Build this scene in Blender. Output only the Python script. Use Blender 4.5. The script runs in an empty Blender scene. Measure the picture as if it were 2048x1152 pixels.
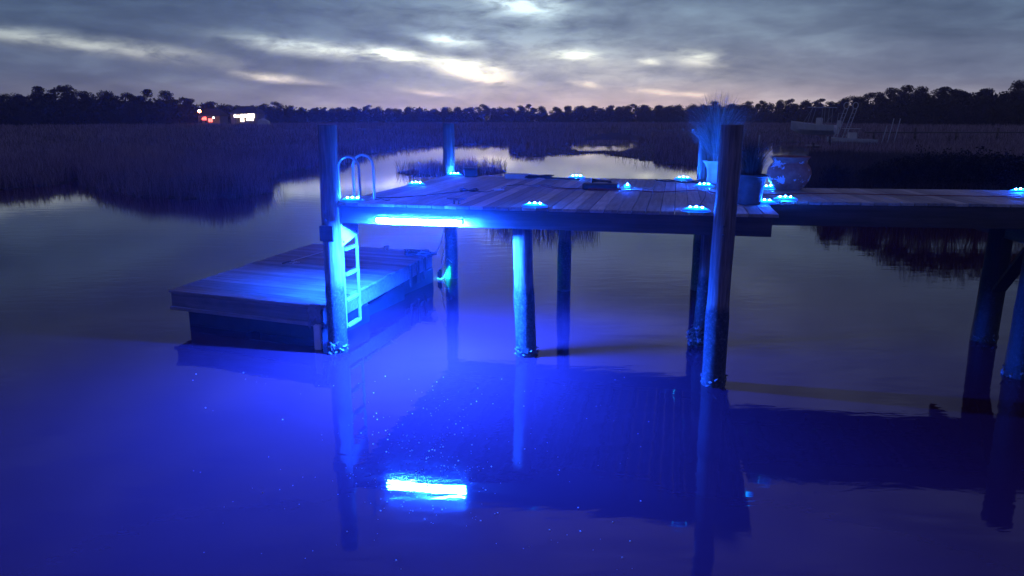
import bpy, math, random
import numpy as np
from mathutils import Vector, Matrix

random.seed(7)
rng = np.random.default_rng(7)
S = bpy.context.scene
COL = S.collection
PI = math.pi
R = math.radians

# ------------------------------------------------------------------ camera
F_PX, PITCH, EYE = 1450.0, R(13.05), 3.0
cam_d = bpy.data.cameras.new("camera")
cam = bpy.data.objects.new("camera", cam_d)
COL.objects.link(cam)
cam_d.sensor_width = 36
cam_d.lens = F_PX / 2048 * 36
cam_d.clip_start = 0.05
cam_d.clip_end = 6000
cam.location = (0, 0, EYE)
cam.rotation_euler = (PI / 2 - PITCH, 0, 0)
S.camera = cam


def ray(px, py):
    x = (px - 1024) / F_PX
    y = -(py - 576) / F_PX
    return Vector((x, math.cos(PITCH) + y * math.sin(PITCH), -math.sin(PITCH) + y * math.cos(PITCH)))


def at(px, py, z=0.0):
    """world point on the plane of height z"""
    d = ray(px, py)
    t = (z - EYE) / d.z
    return Vector((d.x * t, d.y * t, z))


def atd(px, py, Y):
    """world point at distance Y"""
    d = ray(px, py)
    t = Y / d.y
    return Vector((d.x * t, Y, EYE + d.z * t))


# ------------------------------------------------------------------ render settings
S.render.engine = 'CYCLES'
S.view_settings.view_transform = 'Standard'
S.view_settings.look = 'None'
S.view_settings.exposure = 0
S.view_settings.gamma = 1
S.cycles.use_denoising = True
S.cycles.max_bounces = 6
S.cycles.volume_bounces = 0
S.cycles.sample_clamp_indirect = 4
S.cycles.use_light_tree = True
S.cycles.caustics_reflective = False
S.cycles.caustics_refractive = False


# ------------------------------------------------------------------ node helper
class NT:
    def __init__(s, tree):
        s.t = tree
        s.n = tree.nodes
        s.l = tree.links

    def node(s, typ, **kw):
        n = s.n.new(typ)
        for k, v in kw.items():
            setattr(n, k, v)
        return n

    def put(s, sock, v):
        if isinstance(v, (int, float)):
            sock.default_value = v
        elif isinstance(v, (tuple, list)):
            v = tuple(v)
            if len(sock.default_value) == 4 and len(v) == 3:
                v = v + (1,)
            sock.default_value = v
        else:
            s.l.new(v, sock)

    def math(s, op, a, b=0.0, c=0.0, clamp=False):
        n = s.node('ShaderNodeMath', operation=op, use_clamp=clamp)
        s.put(n.inputs[0], a)
        s.put(n.inputs[1], b)
        s.put(n.inputs[2], c)
        return n.outputs[0]

    def vmath(s, op, a, b):
        n = s.node('ShaderNodeVectorMath', operation=op)
        s.put(n.inputs[0], a)
        s.put(n.inputs[1], b)
        return n.outputs[0]

    def noise(s, vec, scale, detail=4, rough=0.55, dist=0.0):
        n = s.node('ShaderNodeTexNoise')
        s.put(n.inputs['Vector'], vec)
        n.inputs['Scale'].default_value = scale
        n.inputs['Detail'].default_value = detail
        n.inputs['Roughness'].default_value = rough
        n.inputs['Distortion'].default_value = dist
        return n.outputs['Fac']

    def ramp(s, fac, stops, interp='LINEAR'):
        n = s.node('ShaderNodeValToRGB')
        n.color_ramp.interpolation = interp
        e = n.color_ramp.elements
        while len(e) < len(stops):
            e.new(0.5)
        for q, (p, c) in zip(e, stops):
            q.position = p
            if isinstance(c, (int, float)):
                c = (c, c, c)
            q.color = (*c, 1)
        s.put(n.inputs[0], fac)
        return n.outputs[0]

    def mix(s, fac, a, b, mode='MIX'):
        n = s.node('ShaderNodeMix', data_type='RGBA', blend_type=mode)
        s.put(n.inputs[0], fac)
        s.put(n.inputs[6], a)
        s.put(n.inputs[7], b)
        return n.outputs[2]

    def maprange(s, v, a, b, c=0.0, d=1.0):
        n = s.node('ShaderNodeMapRange')
        s.put(n.inputs[0], v)
        for i, q in enumerate((a, b, c, d)):
            n.inputs[i + 1].default_value = q
        return n.outputs[0]

    def combine(s, x, y, z):
        n = s.node('ShaderNodeCombineXYZ')
        s.put(n.inputs[0], x)
        s.put(n.inputs[1], y)
        s.put(n.inputs[2], z)
        return n.outputs[0]


# ------------------------------------------------------------------ dusk sky
W = bpy.data.worlds.new("World")
S.world = W
W.use_nodes = True
w = NT(W.node_tree)
w.n.clear()
tc = w.node('ShaderNodeTexCoord').outputs['Generated']
sep = w.node('ShaderNodeSeparateXYZ')
w.l.new(tc, sep.inputs[0])
az = w.math('ARCTAN2', sep.outputs[0], sep.outputs[1])
el = w.math('ARCSINE', sep.outputs[2])
n1 = w.noise(w.combine(w.math('MULTIPLY', az, 5.0), w.math('MULTIPLY', el, 16.0), 0.3), 1.0, 5, 0.6)
n2 = w.noise(w.combine(w.math('MULTIPLY', az, 4.0), w.math('MULTIPLY', el, 22.0), 5.7), 1.0, 5, 0.6)
waz = w.math('ADD', az, w.math('MULTIPLY', w.math('SUBTRACT', n1, 0.5), 0.045))
wel = w.math('ADD', el, w.math('MULTIPLY', w.math('SUBTRACT', n2, 0.5), 0.018))
base = w.ramp(w.math('MULTIPLY', wel, 1.6), [
    (0.0, (.34, .265, .32)), (.035, (.315, .265, .305)), (.085, (.185, .190, .255)), (.16, (.115, .142, .205)),
    (.24, (.080, .110, .172)), (.42, (.092, .100, .19)), (.75, (.082, .072, .165)), (1.0, (.080, .068, .16))])
# darker and bluer away from the afterglow
side = w.math('MULTIPLY', w.math('SUBTRACT', waz, 0.10), 1.35)
glow = w.math('POWER', 2.718, w.math('MULTIPLY', w.math('MULTIPLY', side, side), -2.2))
base = w.mix(1.0, base, w.ramp(glow, [(0.0, (.34, .43, .53)), (.5, (.68, .75, .79)), (1.0, (1.25, 1.26, 1.15))]), 'MULTIPLY')
# long cloud streaks
fb = w.noise(w.combine(w.math('MULTIPLY', waz, 5.5), w.math('MULTIPLY', w.math('ADD', wel, w.math('MULTIPLY', az, 0.03)), 23.0), 2.0), 1.0, 6, 0.55, 0.2)
fc = w.noise(w.combine(w.math('MULTIPLY', waz, 19.0), w.math('MULTIPLY', wel, 62.0), 7.0), 1.0, 6, 0.58, 0.3)
st = w.math('ADD', w.math('MULTIPLY', fb, 0.75), w.math('MULTIPLY', fc, 0.25))
base = w.mix(1.0, base, w.ramp(st, [(.34, (.62, .65, .71)), (.5, (.95, .96, .98)), (.62, (1.30, 1.33, 1.27)), (.75, (1.7, 1.8, 1.65))]), 'MULTIPLY')
# breaks in the cloud, by compass bearing and height
total = None
for (px, py, sx, sy, amp) in [
        (792, 112, 62, 11, 1.15), (900, 80, 44, 9, .85), (945, 138, 62, 13, 1.15), (985, 157, 40, 8, .6), (1045, 6, 62, 22, .85),
        (1155, 112, 46, 10, .85), (1300, 125, 18, 5, .5), (1392, 118, 36, 12, .42), (620, 96, 110, 14, .50), (560, 156, 60, 7, .52),
        (1310, 184, 42, 5, .6), (1388, 190, 32, 5, .5), (1180, 168, 30, 5, .4), (860, 186, 40, 5, .35), (150, 84, 200, 13, .25), (990, 186, 160, 40, .10),
        (1000, 60, 210, 60, .12), (1250, 150, 240, 50, .13), (690, 330, 300, 90, 0)]:
    if amp == 0:
        continue
    d = ray(px, py).normalized()
    a0, e0 = math.atan2(d.x, d.y), math.asin(d.z)
    sx, sy = sx / F_PX, sy / F_PX
    da = w.math('DIVIDE', w.math('SUBTRACT', waz, a0 + 0.0), sx)
    de = w.math('DIVIDE', w.math('SUBTRACT', w.math('ADD', wel, w.math('MULTIPLY', w.math('SUBTRACT', az, a0), 0.10)), e0), sy)
    g = w.math('POWER', 2.718, w.math('MULTIPLY', w.math('ADD', w.math('MULTIPLY', da, da), w.math('MULTIPLY', de, de)), -1.0))
    g = w.math('MULTIPLY', g, amp)
    total = g if total is None else w.math('ADD', total, g)
tex = w.maprange(fc, .34, .60, .25, 1.25)
total = w.math('MULTIPLY', w.math('MULTIPLY', total, tex), 1.25, clamp=True)
cold = w.ramp(w.math('MULTIPLY', el, 9.0), [(0.0, (1.0, .66, .52)), (.45, (.92, .80, .66)), (.75, (.86, .90, .78)), (1.0, (.62, .78, .82))])
sky = w.mix(total, base, cold)
# afterglow right at the horizon
hg = w.math('POWER', 2.718, w.math('MULTIPLY', w.math('POWER', w.math('DIVIDE', w.math('MAXIMUM', el, 0.0), 0.026), 2.0), -1.0))
ag = w.math('POWER', 2.718, w.math('MULTIPLY', w.math('POWER', w.math('DIVIDE', w.math('SUBTRACT', az, 0.18), 0.26), 2.0), -1.0))
sky = w.mix(w.math('MULTIPLY', w.math('MULTIPLY', hg, ag), 0.55), sky, (.62, .42, .40))
bg = w.node('ShaderNodeBackground')
w.l.new(sky, bg.inputs[0])
bg.inputs[1].default_value = 1.62
wo = w.node('ShaderNodeOutputWorld')
w.l.new(bg.outputs[0], wo.inputs[0])


# ------------------------------------------------------------------ materials
def new_mat(name):
    m = bpy.data.materials.new(name)
    m.use_nodes = True
    t = NT(m.node_tree)
    b = t.n['Principled BSDF']
    return m, t, b


def bump(t, b, h, strength=0.4, dist=0.01):
    n = t.node('ShaderNodeBump')
    n.inputs['Strength'].default_value = strength
    n.inputs['Distance'].default_value = dist
    t.l.new(h, n.inputs['Height'])
    t.l.new(n.outputs[0], b.inputs['Normal'])


def objco(t):
    return t.node('ShaderNodeTexCoord').outputs['Object']


def mat_plain(name, col, rough=.5, metal=0.0, var=.25, scale=9.0, bs=.15):
    m, t, b = new_mat(name)
    co = objco(t)
    n = t.noise(co, scale, 5)
    lo = tuple(c * (1 - var) for c in col)
    hi = tuple(min(1, c * (1 + var)) for c in col)
    t.put(b.inputs['Base Color'], t.ramp(n, [(.3, lo), (.7, hi)]))
    b.inputs['Roughness'].default_value = rough
    b.inputs['Metallic'].default_value = metal
    if bs:
        bump(t, b, t.noise(co, scale * 5, 3), bs, .004)
    return m


def mat_wood(name, dark, light, axis='y', rough=.75, wet=0.0):
    m, t, b = new_mat(name)
    co = objco(t)
    sc = {'x': (1.2, 22, 22), 'y': (22, 1.2, 22), 'z': (22, 22, 1.2)}[axis]
    st = t.vmath('MULTIPLY', co, sc)
    at_ = t.node('ShaderNodeAttribute', attribute_name='rnd')
    r = at_.outputs['Fac']
    off = t.combine(t.math('MULTIPLY', r, 31.0), t.math('MULTIPLY', r, 17.0), t.math('MULTIPLY', r, 11.0))
    grain = t.noise(t.vmath('ADD', st, off), 1.0, 5, .62, .6)
    blot = t.noise(t.vmath('ADD', co, off), 3.0, 4, .6)
    f = t.math('ADD', t.math('MULTIPLY', grain, .6), t.math('MULTIPLY', blot, .4))
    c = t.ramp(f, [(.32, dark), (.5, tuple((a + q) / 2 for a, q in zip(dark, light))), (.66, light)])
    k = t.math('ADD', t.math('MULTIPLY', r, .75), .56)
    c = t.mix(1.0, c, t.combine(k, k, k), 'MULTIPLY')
    # knots and damp spots
    vor = t.node('ShaderNodeTexVoronoi')
    t.l.new(t.vmath('MULTIPLY', co, {'x': (2.2, 7, 7), 'y': (7, 2.2, 7), 'z': (7, 7, 2.2)}[axis]), vor.inputs['Vector'])
    kn = t.ramp(vor.outputs['Distance'], [(.03, .35), (.10, 1.0)])
    c = t.mix(1.0, c, kn, 'MULTIPLY')
    t.put(b.inputs['Base Color'], c)
    t.put(b.inputs['Roughness'], t.maprange(blot, .3, .7, rough - .15, rough + .1))
    bump(t, b, grain, .5, .006)
    return m


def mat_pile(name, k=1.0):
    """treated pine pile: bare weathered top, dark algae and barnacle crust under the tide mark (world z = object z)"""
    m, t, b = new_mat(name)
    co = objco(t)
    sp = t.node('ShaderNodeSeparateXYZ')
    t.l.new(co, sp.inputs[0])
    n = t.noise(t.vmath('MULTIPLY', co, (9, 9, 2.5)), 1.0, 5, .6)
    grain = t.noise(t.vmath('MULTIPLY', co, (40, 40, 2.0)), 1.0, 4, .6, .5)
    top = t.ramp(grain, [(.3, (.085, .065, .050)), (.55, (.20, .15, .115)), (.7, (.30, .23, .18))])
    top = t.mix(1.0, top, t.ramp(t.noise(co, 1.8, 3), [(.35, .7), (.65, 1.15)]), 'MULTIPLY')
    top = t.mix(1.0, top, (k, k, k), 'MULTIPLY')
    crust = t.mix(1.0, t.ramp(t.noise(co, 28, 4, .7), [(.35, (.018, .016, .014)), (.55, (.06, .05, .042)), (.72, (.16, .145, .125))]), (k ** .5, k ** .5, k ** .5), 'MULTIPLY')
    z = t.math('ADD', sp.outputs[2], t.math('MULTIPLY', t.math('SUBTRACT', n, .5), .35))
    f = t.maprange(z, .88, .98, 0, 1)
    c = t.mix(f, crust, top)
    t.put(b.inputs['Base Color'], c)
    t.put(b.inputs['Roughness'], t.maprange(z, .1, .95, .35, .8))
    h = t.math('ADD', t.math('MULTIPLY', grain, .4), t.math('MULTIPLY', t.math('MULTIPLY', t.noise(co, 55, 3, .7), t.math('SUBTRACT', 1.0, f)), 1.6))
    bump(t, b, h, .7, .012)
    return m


def mat_emit(name, col, strength):
    m, t, b = new_mat(name)
    b.inputs['Base Color'].default_value = (.5, .5, .5, 1)
    b.inputs['Emission Color'].default_value = (*col, 1)
    b.inputs['Emission Strength'].default_value = strength
    return m



M = dict(
    shaded_pile=mat_pile('piling wood with painted shade', .10),  # copy of the piling wood, darkened to stand in for shade under the walkway
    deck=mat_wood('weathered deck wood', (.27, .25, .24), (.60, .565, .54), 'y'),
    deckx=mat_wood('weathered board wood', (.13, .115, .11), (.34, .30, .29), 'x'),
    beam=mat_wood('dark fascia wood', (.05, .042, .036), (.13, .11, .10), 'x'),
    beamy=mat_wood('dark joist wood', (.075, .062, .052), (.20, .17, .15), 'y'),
    pile=mat_pile('piling wood'),
    alu=mat_plain('brushed aluminium', (.36, .37, .39), .38, .35, .12, 14),
    whitep=mat_plain('white plastic', (.72, .72, .70), .5, 0, .1, 10),
    rubber=mat_plain('black rubber', (.018, .018, .02), .55, 0, .3, 15),
    blackp=mat_plain('black plastic', (.03, .03, .034), .45, 0, .3, 10),
    iron=mat_plain('galvanised iron', (.14, .13, .13), .6, .4, .4, 20),
    red=mat_plain('red cable', (.20, .02, .02), .5, 0, .2, 12),
    shell=mat_plain('oyster shell', (.17, .16, .145), .7, 0, .7, 30, .6),
    float_=mat_plain('black float drum', (.020, .020, .024), .6, 0, .4, 4, .3),
    cloth=mat_plain('faded cloth', (.20, .20, .23), .9, 0, .4, 12, .4),
    grey=mat_plain('grey planter clay', (.10, .09, .10), .85, 0, .3, 8, .6),
    soil=mat_plain('potting soil', (.03, .022, .016), .95, 0, .4, 30, .8),
    tube=mat_emit('blue tube lamp', (.0055, .066, 1.0), 40000),
    led=mat_emit('blue diode', (.006, .085, 1.0), 6000),
    gel=mat_emit('lit blue silicone', (.004, .20, 1.0), 7.0),
    green=mat_emit('green dock lamp', (.01, 1.0, .55), 3000),
    foam=mat_plain('foam flecks', (.9, .9, .86), .5, 0, .05, 10, 0),
    hull=mat_plain('pale hull paint', (.66, .70, .74), .4, 0, .12, 2, 0),
    frost=mat_plain('clear plastic box', (.50, .50, .52), .25, 0, .1, 10, 0),
)

m, t, b = new_mat('added light shield')
M['light_shield'] = m
b.inputs['Base Color'].default_value = (.02, .02, .03, 1)
b.inputs['Roughness'].default_value = .3
tr_ = t.node('ShaderNodeBsdfTransparent')
mx_ = t.node('ShaderNodeMixShader')
mx_.inputs[0].default_value = .08  # slight see-through leaks light that stands in for the tube's halo
t.l.new(b.outputs[0], mx_.inputs[1])
t.l.new(tr_.outputs[0], mx_.inputs[2])
t.l.new(mx_.outputs[0], t.n['Material Output'].inputs[0])
m, t, b = new_mat('painted halo dome')
co = objco(t)
M['halo_dome'] = m
q = t.vmath('MULTIPLY', co, (6.25, 12.5, 0))
ln_ = t.node('ShaderNodeVectorMath', operation='LENGTH')
t.l.new(q, ln_.inputs[0])
b.inputs['Base Color'].default_value = (.3, .3, .35, 1)
t.put(b.inputs['Emission Color'], t.ramp(ln_.outputs['Value'], [(.0, (.03, .75, 1.0)), (.55, (.0, .22, 1.0)), (1.0, (.0, .035, .8))]))
t.put(b.inputs['Emission Strength'], t.maprange(ln_.outputs['Value'], .2, 1.0, 26.0, 1.2))  # emission fades outwards to imitate the soft halo around each LED

# water
m, t, b = new_mat('creek water')
co = objco(t)
M['water'] = m
t.put(b.inputs['Base Color'], t.ramp(t.noise(co, .25, 4), [(.3, (.054, .0110, .0195)), (.7, (.072, .0150, .0265))]))
b.inputs['Roughness'].default_value = .035
b.inputs['IOR'].default_value = 1.45
h1 = t.noise(t.vmath('MULTIPLY', co, (1.0, 2.4, 1)), 1.1, 3, .5, .4)
h2 = t.noise(t.vmath('MULTIPLY', co, (1.0, 1.8, 1)), 9.0, 3, .55)
patch = t.ramp(t.noise(co, .17, 2), [(.42, .12), (.62, 1.0)])
hh = t.math('ADD', t.math('MULTIPLY', h1, .9), t.math('MULTIPLY', t.math('MULTIPLY', h2, .10), patch))
spw = t.node('ShaderNodeSeparateXYZ')
t.l.new(co, spw.inputs[0])
hh = t.math('MULTIPLY', hh, t.maprange(spw.outputs[1], 12, 34, 1.0, .12))
bump(t, b, hh, .15, .03)

# mud
m, t, b = new_mat('marsh mud')
co = objco(t)
M['mud'] = m
t.put(b.inputs['Base Color'], t.ramp(t.noise(co, 1.5, 6), [(.3, (.020, .016, .013)), (.7, (.055, .045, .036))]))
b.inputs['Roughness'].default_value = .8
bump(t, b, t.noise(co, 4, 5), .8, .05)


def mat_blades(name, a, c, d, scale=.25):
    m, t, b = new_mat(name)
    co = t.node('ShaderNodeTexCoord').outputs['Object']
    at_ = t.node('ShaderNodeAttribute', attribute_name='rnd').outputs['Fac']
    n = t.noise(t.vmath('MULTIPLY', co, (.5, 1, 1)), scale, 3)
    f = t.math('ADD', t.math('MULTIPLY', n, .6), t.math('MULTIPLY', at_, .6))
    t.put(b.inputs['Base Color'], t.ramp(f, [(.35, a), (.60, c), (.85, d)]))
    b.inputs['Roughness'].default_value = .75
    b.inputs['Specular IOR Level'].default_value = .15
    return m


M['grass'] = mat_blades('marsh grass blades', (.12, .082, .096), (.34, .24, .27), (.62, .47, .49))
M['drygrass'] = mat_blades('dry reed blades', (.045, .038, .036), (.09, .077, .072), (.17, .145, .13))
M['plume'] = mat_blades('pale fountain grass', (.20, .19, .15), (.32, .30, .25), (.48, .46, .40), 3)
M['deadleaf'] = mat_blades('withered stems', (.03, .025, .02), (.05, .04, .033), (.09, .075, .06), 3)
M['leaf'] = mat_blades('dark evergreen needles', (.008, .011, .008), (.016, .021, .014), (.032, .040, .026), .15)
M['bark'] = mat_plain('tree bark', (.05, .042, .036), .9, 0, .4, 2, .3)

# urn with peeling blue paint
m, t, b = new_mat('terracotta with peeling paint')
co = objco(t)
M['urn'] = m
nn = t.noise(co, 7, 6, .65)
clay = t.ramp(t.noise(co, 14, 4), [(.3, (.26, .10, .07)), (.7, (.42, .18, .12))])
sp = t.node('ShaderNodeSeparateXYZ')
t.l.new(co, sp.inputs[0])
band = t.ramp(sp.outputs[2], [(.10, .0), (.16, .10), (.24, .0), (.36, .05), (.40, .16), (.45, .05), (.5, .0)])
mask = t.ramp(t.math('ADD', nn, band), [(.635, 0.0), (.65, 1.0)])
t.put(b.inputs['Base Color'], t.mix(mask, clay, (.55, .70, .76)))
b.inputs['Roughness'].default_value = .8
bump(t, b, t.math('ADD', mask, t.noise(co, 30, 3)), .5, .004)


# ------------------------------------------------------------------ mesh builder
class MB:
    def __init__(s):
        s.v, s.f, s.r = [], [], []

    def add(s, vs, fs, r=None):
        o = len(s.v)
        if r is None:
            r = random.random()
        s.v += [tuple(p) for p in vs]
        s.r += [r] * len(vs)
        s.f += [tuple(i + o for i in q) for q in fs]
        return s

    def box(s, c, size, rot=None, bev=0.0, r=None):
        x, y, z = (q / 2 for q in size)
        if bev:
            k = min(bev, x * .45, y * .45, z * .45)
            vs = []
            for sx in (-1, 1):
                for sy in (-1, 1):
                    for sz in (-1, 1):
                        vs += [(sx * (x - k), sy * (y - k), sz * z), (sx * (x - k), sy * y, sz * (z - k)), (sx * x, sy * (y - k), sz * (z - k))]
            idx = lambda a, b_, c_, w_: ((a * 2 + b_) * 2 + c_) * 3 + w_
            fs = []
            for k_, w_ in ((2, 0),):
                for q in (0, 1):
                    fs.append([idx(0, 0, q, 0), idx(1, 0, q, 0), idx(1, 1, q, 0), idx(0, 1, q, 0)])
                    fs.append([idx(0, q, 0, 1), idx(1, q, 0, 1), idx(1, q, 1, 1), idx(0, q, 1, 1)])
                    fs.append([idx(q, 0, 0, 2), idx(q, 1, 0, 2), idx(q, 1, 1, 2), idx(q, 0, 1, 2)])
            for a in (0, 1):
                for b_ in (0, 1):
                    fs.append([idx(0, a, b_, 0), idx(1, a, b_, 0), idx(1, a, b_, 1), idx(0, a, b_, 1)])
                    fs.append([idx(a, 0, b_, 0), idx(a, 1, b_, 0), idx(a, 1, b_, 2), idx(a, 0, b_, 2)])
                    fs.append([idx(a, b_, 0, 1), idx(a, b_, 1, 1), idx(a, b_, 1, 2), idx(a, b_, 0, 2)])
                    for c_ in (0, 1):
                        fs.append([idx(a, b_, c_, 0), idx(a, b_, c_, 1), idx(a, b_, c_, 2)])
        else:
            vs = [(sx * x, sy * y, sz * z) for sx in (-1, 1) for sy in (-1, 1) for sz in (-1, 1)]
            fs = [(0, 1, 3, 2), (4, 6, 7, 5), (0, 4, 5, 1), (2, 3, 7, 6), (0, 2, 6, 4), (1, 5, 7, 3)]
        vs = [Vector(p) for p in vs]
        if rot is not None:
            if not isinstance(rot, Matrix):
                rot = Matrix.Rotation(rot[0], 3, 'X') if False else (Matrix.Rotation(rot[2], 3, 'Z') @ Matrix.Rotation(rot[1], 3, 'Y') @ Matrix.Rotation(rot[0], 3, 'X'))
            vs = [rot @ p for p in vs]
        c = Vector(c)
        return s.add([p + c for p in vs], fs, r)

    def bar(s, p0, p1, wx, wy, up=(0, 0, 1), bev=0.0):
        p0, p1 = Vector(p0), Vector(p1)
        d = p1 - p0
        L = d.length
        z = d.normalized()
        u = Vector(up)
        if abs(z.dot(u)) > .95:
            u = Vector((0, 1, 0))
        x = u.cross(z).normalized()
        y = z.cross(x)
        m_ = Matrix((x, y, z)).transposed()
        return s.box((p0 + p1) / 2, (wx, wy, L), m_, bev)

    def tube(s, pts, r, n=8, cap=True, radii=None, rnd=None):
        pts = [Vector(p) for p in pts]
        vs, fs = [], []
        prev = None
        for i, p in enumerate(pts):
            d = (pts[min(i + 1, len(pts) - 1)] - pts[max(i - 1, 0)])
            d = d.normalized() if d.length > 1e-9 else Vector((0, 0, 1))
            u = prev if prev is not None else (Vector((0, 1, 0)) if abs(d.z) > .8 else Vector((0, 0, 1)))
            x = (u - d * u.dot(d)).normalized()
            prev = x
            y = d.cross(x)
            rr = radii[i] if radii else r
            for k in range(n):
                a = 2 * PI * k / n
                vs.append(p + x * (math.cos(a) * rr) + y * (math.sin(a) * rr))
        for i in range(len(pts) - 1):
            for k in range(n):
                a, b_ = i * n + k, i * n + (k + 1) % n
                fs.append((a, b_, b_ + n, a + n))
        if cap:
            fs.append(tuple(range(n))[::-1])
            fs.append(tuple((len(pts) - 1) * n + k for k in range(n)))
        return s.add(vs, fs, rnd)

    def lathe(s, prof, c=(0, 0, 0), n=32, wob=0.0):
        vs, fs = [], []
        for (r_, z) in prof:
            for k in range(n):
                a = 2 * PI * k / n
                q = r_ * (1 + wob * math.sin(3 * a + z * 9))
                vs.append((c[0] + q * math.cos(a), c[1] + q * math.sin(a), c[2] + z))
        for i in range(len(prof) - 1):
            for k in range(n):
                a, b_ = i * n + k, i * n + (k + 1) % n
                fs.append((a, b_, b_ + n, a + n))
        fs.append(tuple(range(n))[::-1])
        fs.append(tuple((len(prof) - 1) * n + k for k in range(n)))
        return s.add(vs, fs)

    def build(s, name, mat, parent=None, smooth=False):
        me = bpy.data.meshes.new(name)
        me.from_pydata(s.v, [], s.f)
        a = me.attributes.new('rnd', 'FLOAT', 'POINT')
        a.data.foreach_set('value', s.r)
        if smooth:
            me.shade_smooth()
            try:
                me.set_sharp_from_angle(angle=R(40))
            except Exception:
                pass
        me.materials.append(mat)
        me.validate()
        o = bpy.data.objects.new(name, me)
        COL.objects.link(o)
        if parent:
            o.parent = parent
        return o


def tag(o, label=None, cat=None, group=None, kind=None):
    if label:
        o['label'] = label
    if cat:
        o['category'] = cat
    if group:
        o['group'] = group
    if kind:
        o['kind'] = kind
    return o


def thing(name, loc, rz, label, cat, group=None):
    o = bpy.data.objects.new(name, None)
    COL.objects.link(o)
    o.empty_display_size = .2
    o.location = loc
    o.rotation_euler = (0, 0, rz)
    return tag(o, label, cat, group)


def copy_tree(o, parent=None):
    c = o.copy()
    COL.objects.link(c)
    c.parent = parent
    for ch in list(o.children):
        copy_tree(ch, c)
    return c


# fixed deck frame
A = R(12.6)
ZD = 1.98
O_ = at(675, 405, ZD)


def D(u, v, z=0.0):
    return Vector((O_.x + u * math.cos(A) + v * math.sin(A), O_.y - u * math.sin(A) + v * math.cos(A), z))


def L(p):
    """world -> deck coordinates"""
    dx, dy = p[0] - O_.x, p[1] - O_.y
    return Vector((dx * math.cos(A) - dy * math.sin(A), dx * math.sin(A) + dy * math.cos(A), p[2] if len(p) > 2 else 0))


# ------------------------------------------------------------------ ground, water, haze
g = MB()
g.add([(-3500, -200, -.9), (3500, -200, -.9), (3500, 4000, -.9), (-3500, 4000, -.9)], [(0, 1, 2, 3)])
tag(g.build('ground', M['mud']), kind='structure')
g = MB()
g.add([(-3500, -200, 0), (3500, -200, 0), (3500, 4000, 0), (-3500, 4000, 0)], [(0, 1, 2, 3)])
tag(g.build('water', M['water']), kind='structure')

# marsh banks, their waterline taken where it lies
FAR = 262
LANDS = {
    'main': [(-1500, 392), (-600, 390), (0, 379), (100, 374), (150, 360), (185, 382), (260, 395), (400, 398), (510, 396), (566, 387), (540, 368), (575, 347),
             (640, 338), (705, 331), (755, 309), (860, 293), (960, 288), (1030, 291), (1036, 308), (1080, 313), (1140, 309), (1180, 307), (1240, 316), (1300, 328),
             (1380, 335), (1440, 335), (1480, 322), (1500, 299), (1530, 286), (1600, 284), (1628, 287), (1632, 300), (1640, 315), (1634, 335), (1612, 370), (1600, 400), (1650, 418),
             (1750, 428), (1900, 434), (2300, 440), (3200, 440), (3600, 246), (-1900, 246)],
    'island': [(775, 344), (850, 335), (940, 332), (1010, 337), (1036, 344), (985, 351), (880, 355), (800, 352)],
    'islet': [(1150, 289), (1190, 286), (1245, 287), (1235, 291), (1170, 292)],
}
POND = [(1122, 291), (1160, 278), (1240, 273), (1302, 278), (1288, 293), (1222, 303), (1150, 302)]


def topoly(px):
    return np.array([at(x, y, 0)[:2] for x, y in px])


def inside(P, poly):
    x, y = P[:, 0], P[:, 1]
    r_ = np.zeros(len(P), bool)
    n = len(poly)
    j = n - 1
    for i in range(n):
        xi, yi = poly[i]
        xj, yj = poly[j]
        c = ((yi > y) != (yj > y)) & (x < (xj - xi) * (y - yi) / (yj - yi + 1e-12) + xi)
        r_ ^= c
        j = i
    return r_


polys = {k: topoly(v) for k, v in LANDS.items()}
pond = topoly(POND)


def rise(d):
    return 1.2 * np.clip((np.asarray(d, float) - 112) / 55, 0, 1)


def wobble(P, amp=.35):
    d = np.hypot(P[:, 0], P[:, 1])
    k = amp * d / 30
    return P + np.stack([np.sin(P[:, 1] * 1.3 / (d / 25) + P[:, 0] * .4) * k, np.sin(P[:, 0] * 1.1 / (d / 25)) * k * .8 + np.sin(P[:, 0] * 3.7 / (d / 25)) * k * .4], 1)


def is_land(P):
    Q = wobble(P)
    a = (inside(Q, polys['main']) & ~inside(Q, pond))
    return a | inside(Q, polys['island']) | inside(Q, polys['islet'])


# mud banks as a polar grid of cells kept where land stands
def bank():
    daz, naz = R(.55), 160
    ds = np.exp(np.linspace(math.log(19), math.log(520), 150))
    azs = (np.arange(naz + 1) - naz / 2) * daz
    AZ, DD = np.meshgrid(azs, ds)
    P = np.stack([DD * np.sin(AZ), DD * np.cos(AZ)], -1).reshape(-1, 2)
    land = is_land(P).reshape(AZ.shape)
    z = np.where(land, .05 + rise(DD), -.35) + rng.normal(0, .02, AZ.shape)
    z[-1, :] = -1
    V = np.concatenate([P, z.reshape(-1, 1)], 1)
    nx = naz + 1
    fs = [(i * nx + j, i * nx + j + 1, (i + 1) * nx + j + 1, (i + 1) * nx + j) for i in range(len(ds) - 1) for j in range(naz)
          if land[i, j] or land[i + 1, j] or land[i, j + 1] or land[i + 1, j + 1]]
    mb = MB()
    mb.add([tuple(q) for q in V], fs, .5)
    tag(mb.build('mud_bank', M['mud'], smooth=True), kind='structure')


bank()


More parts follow.
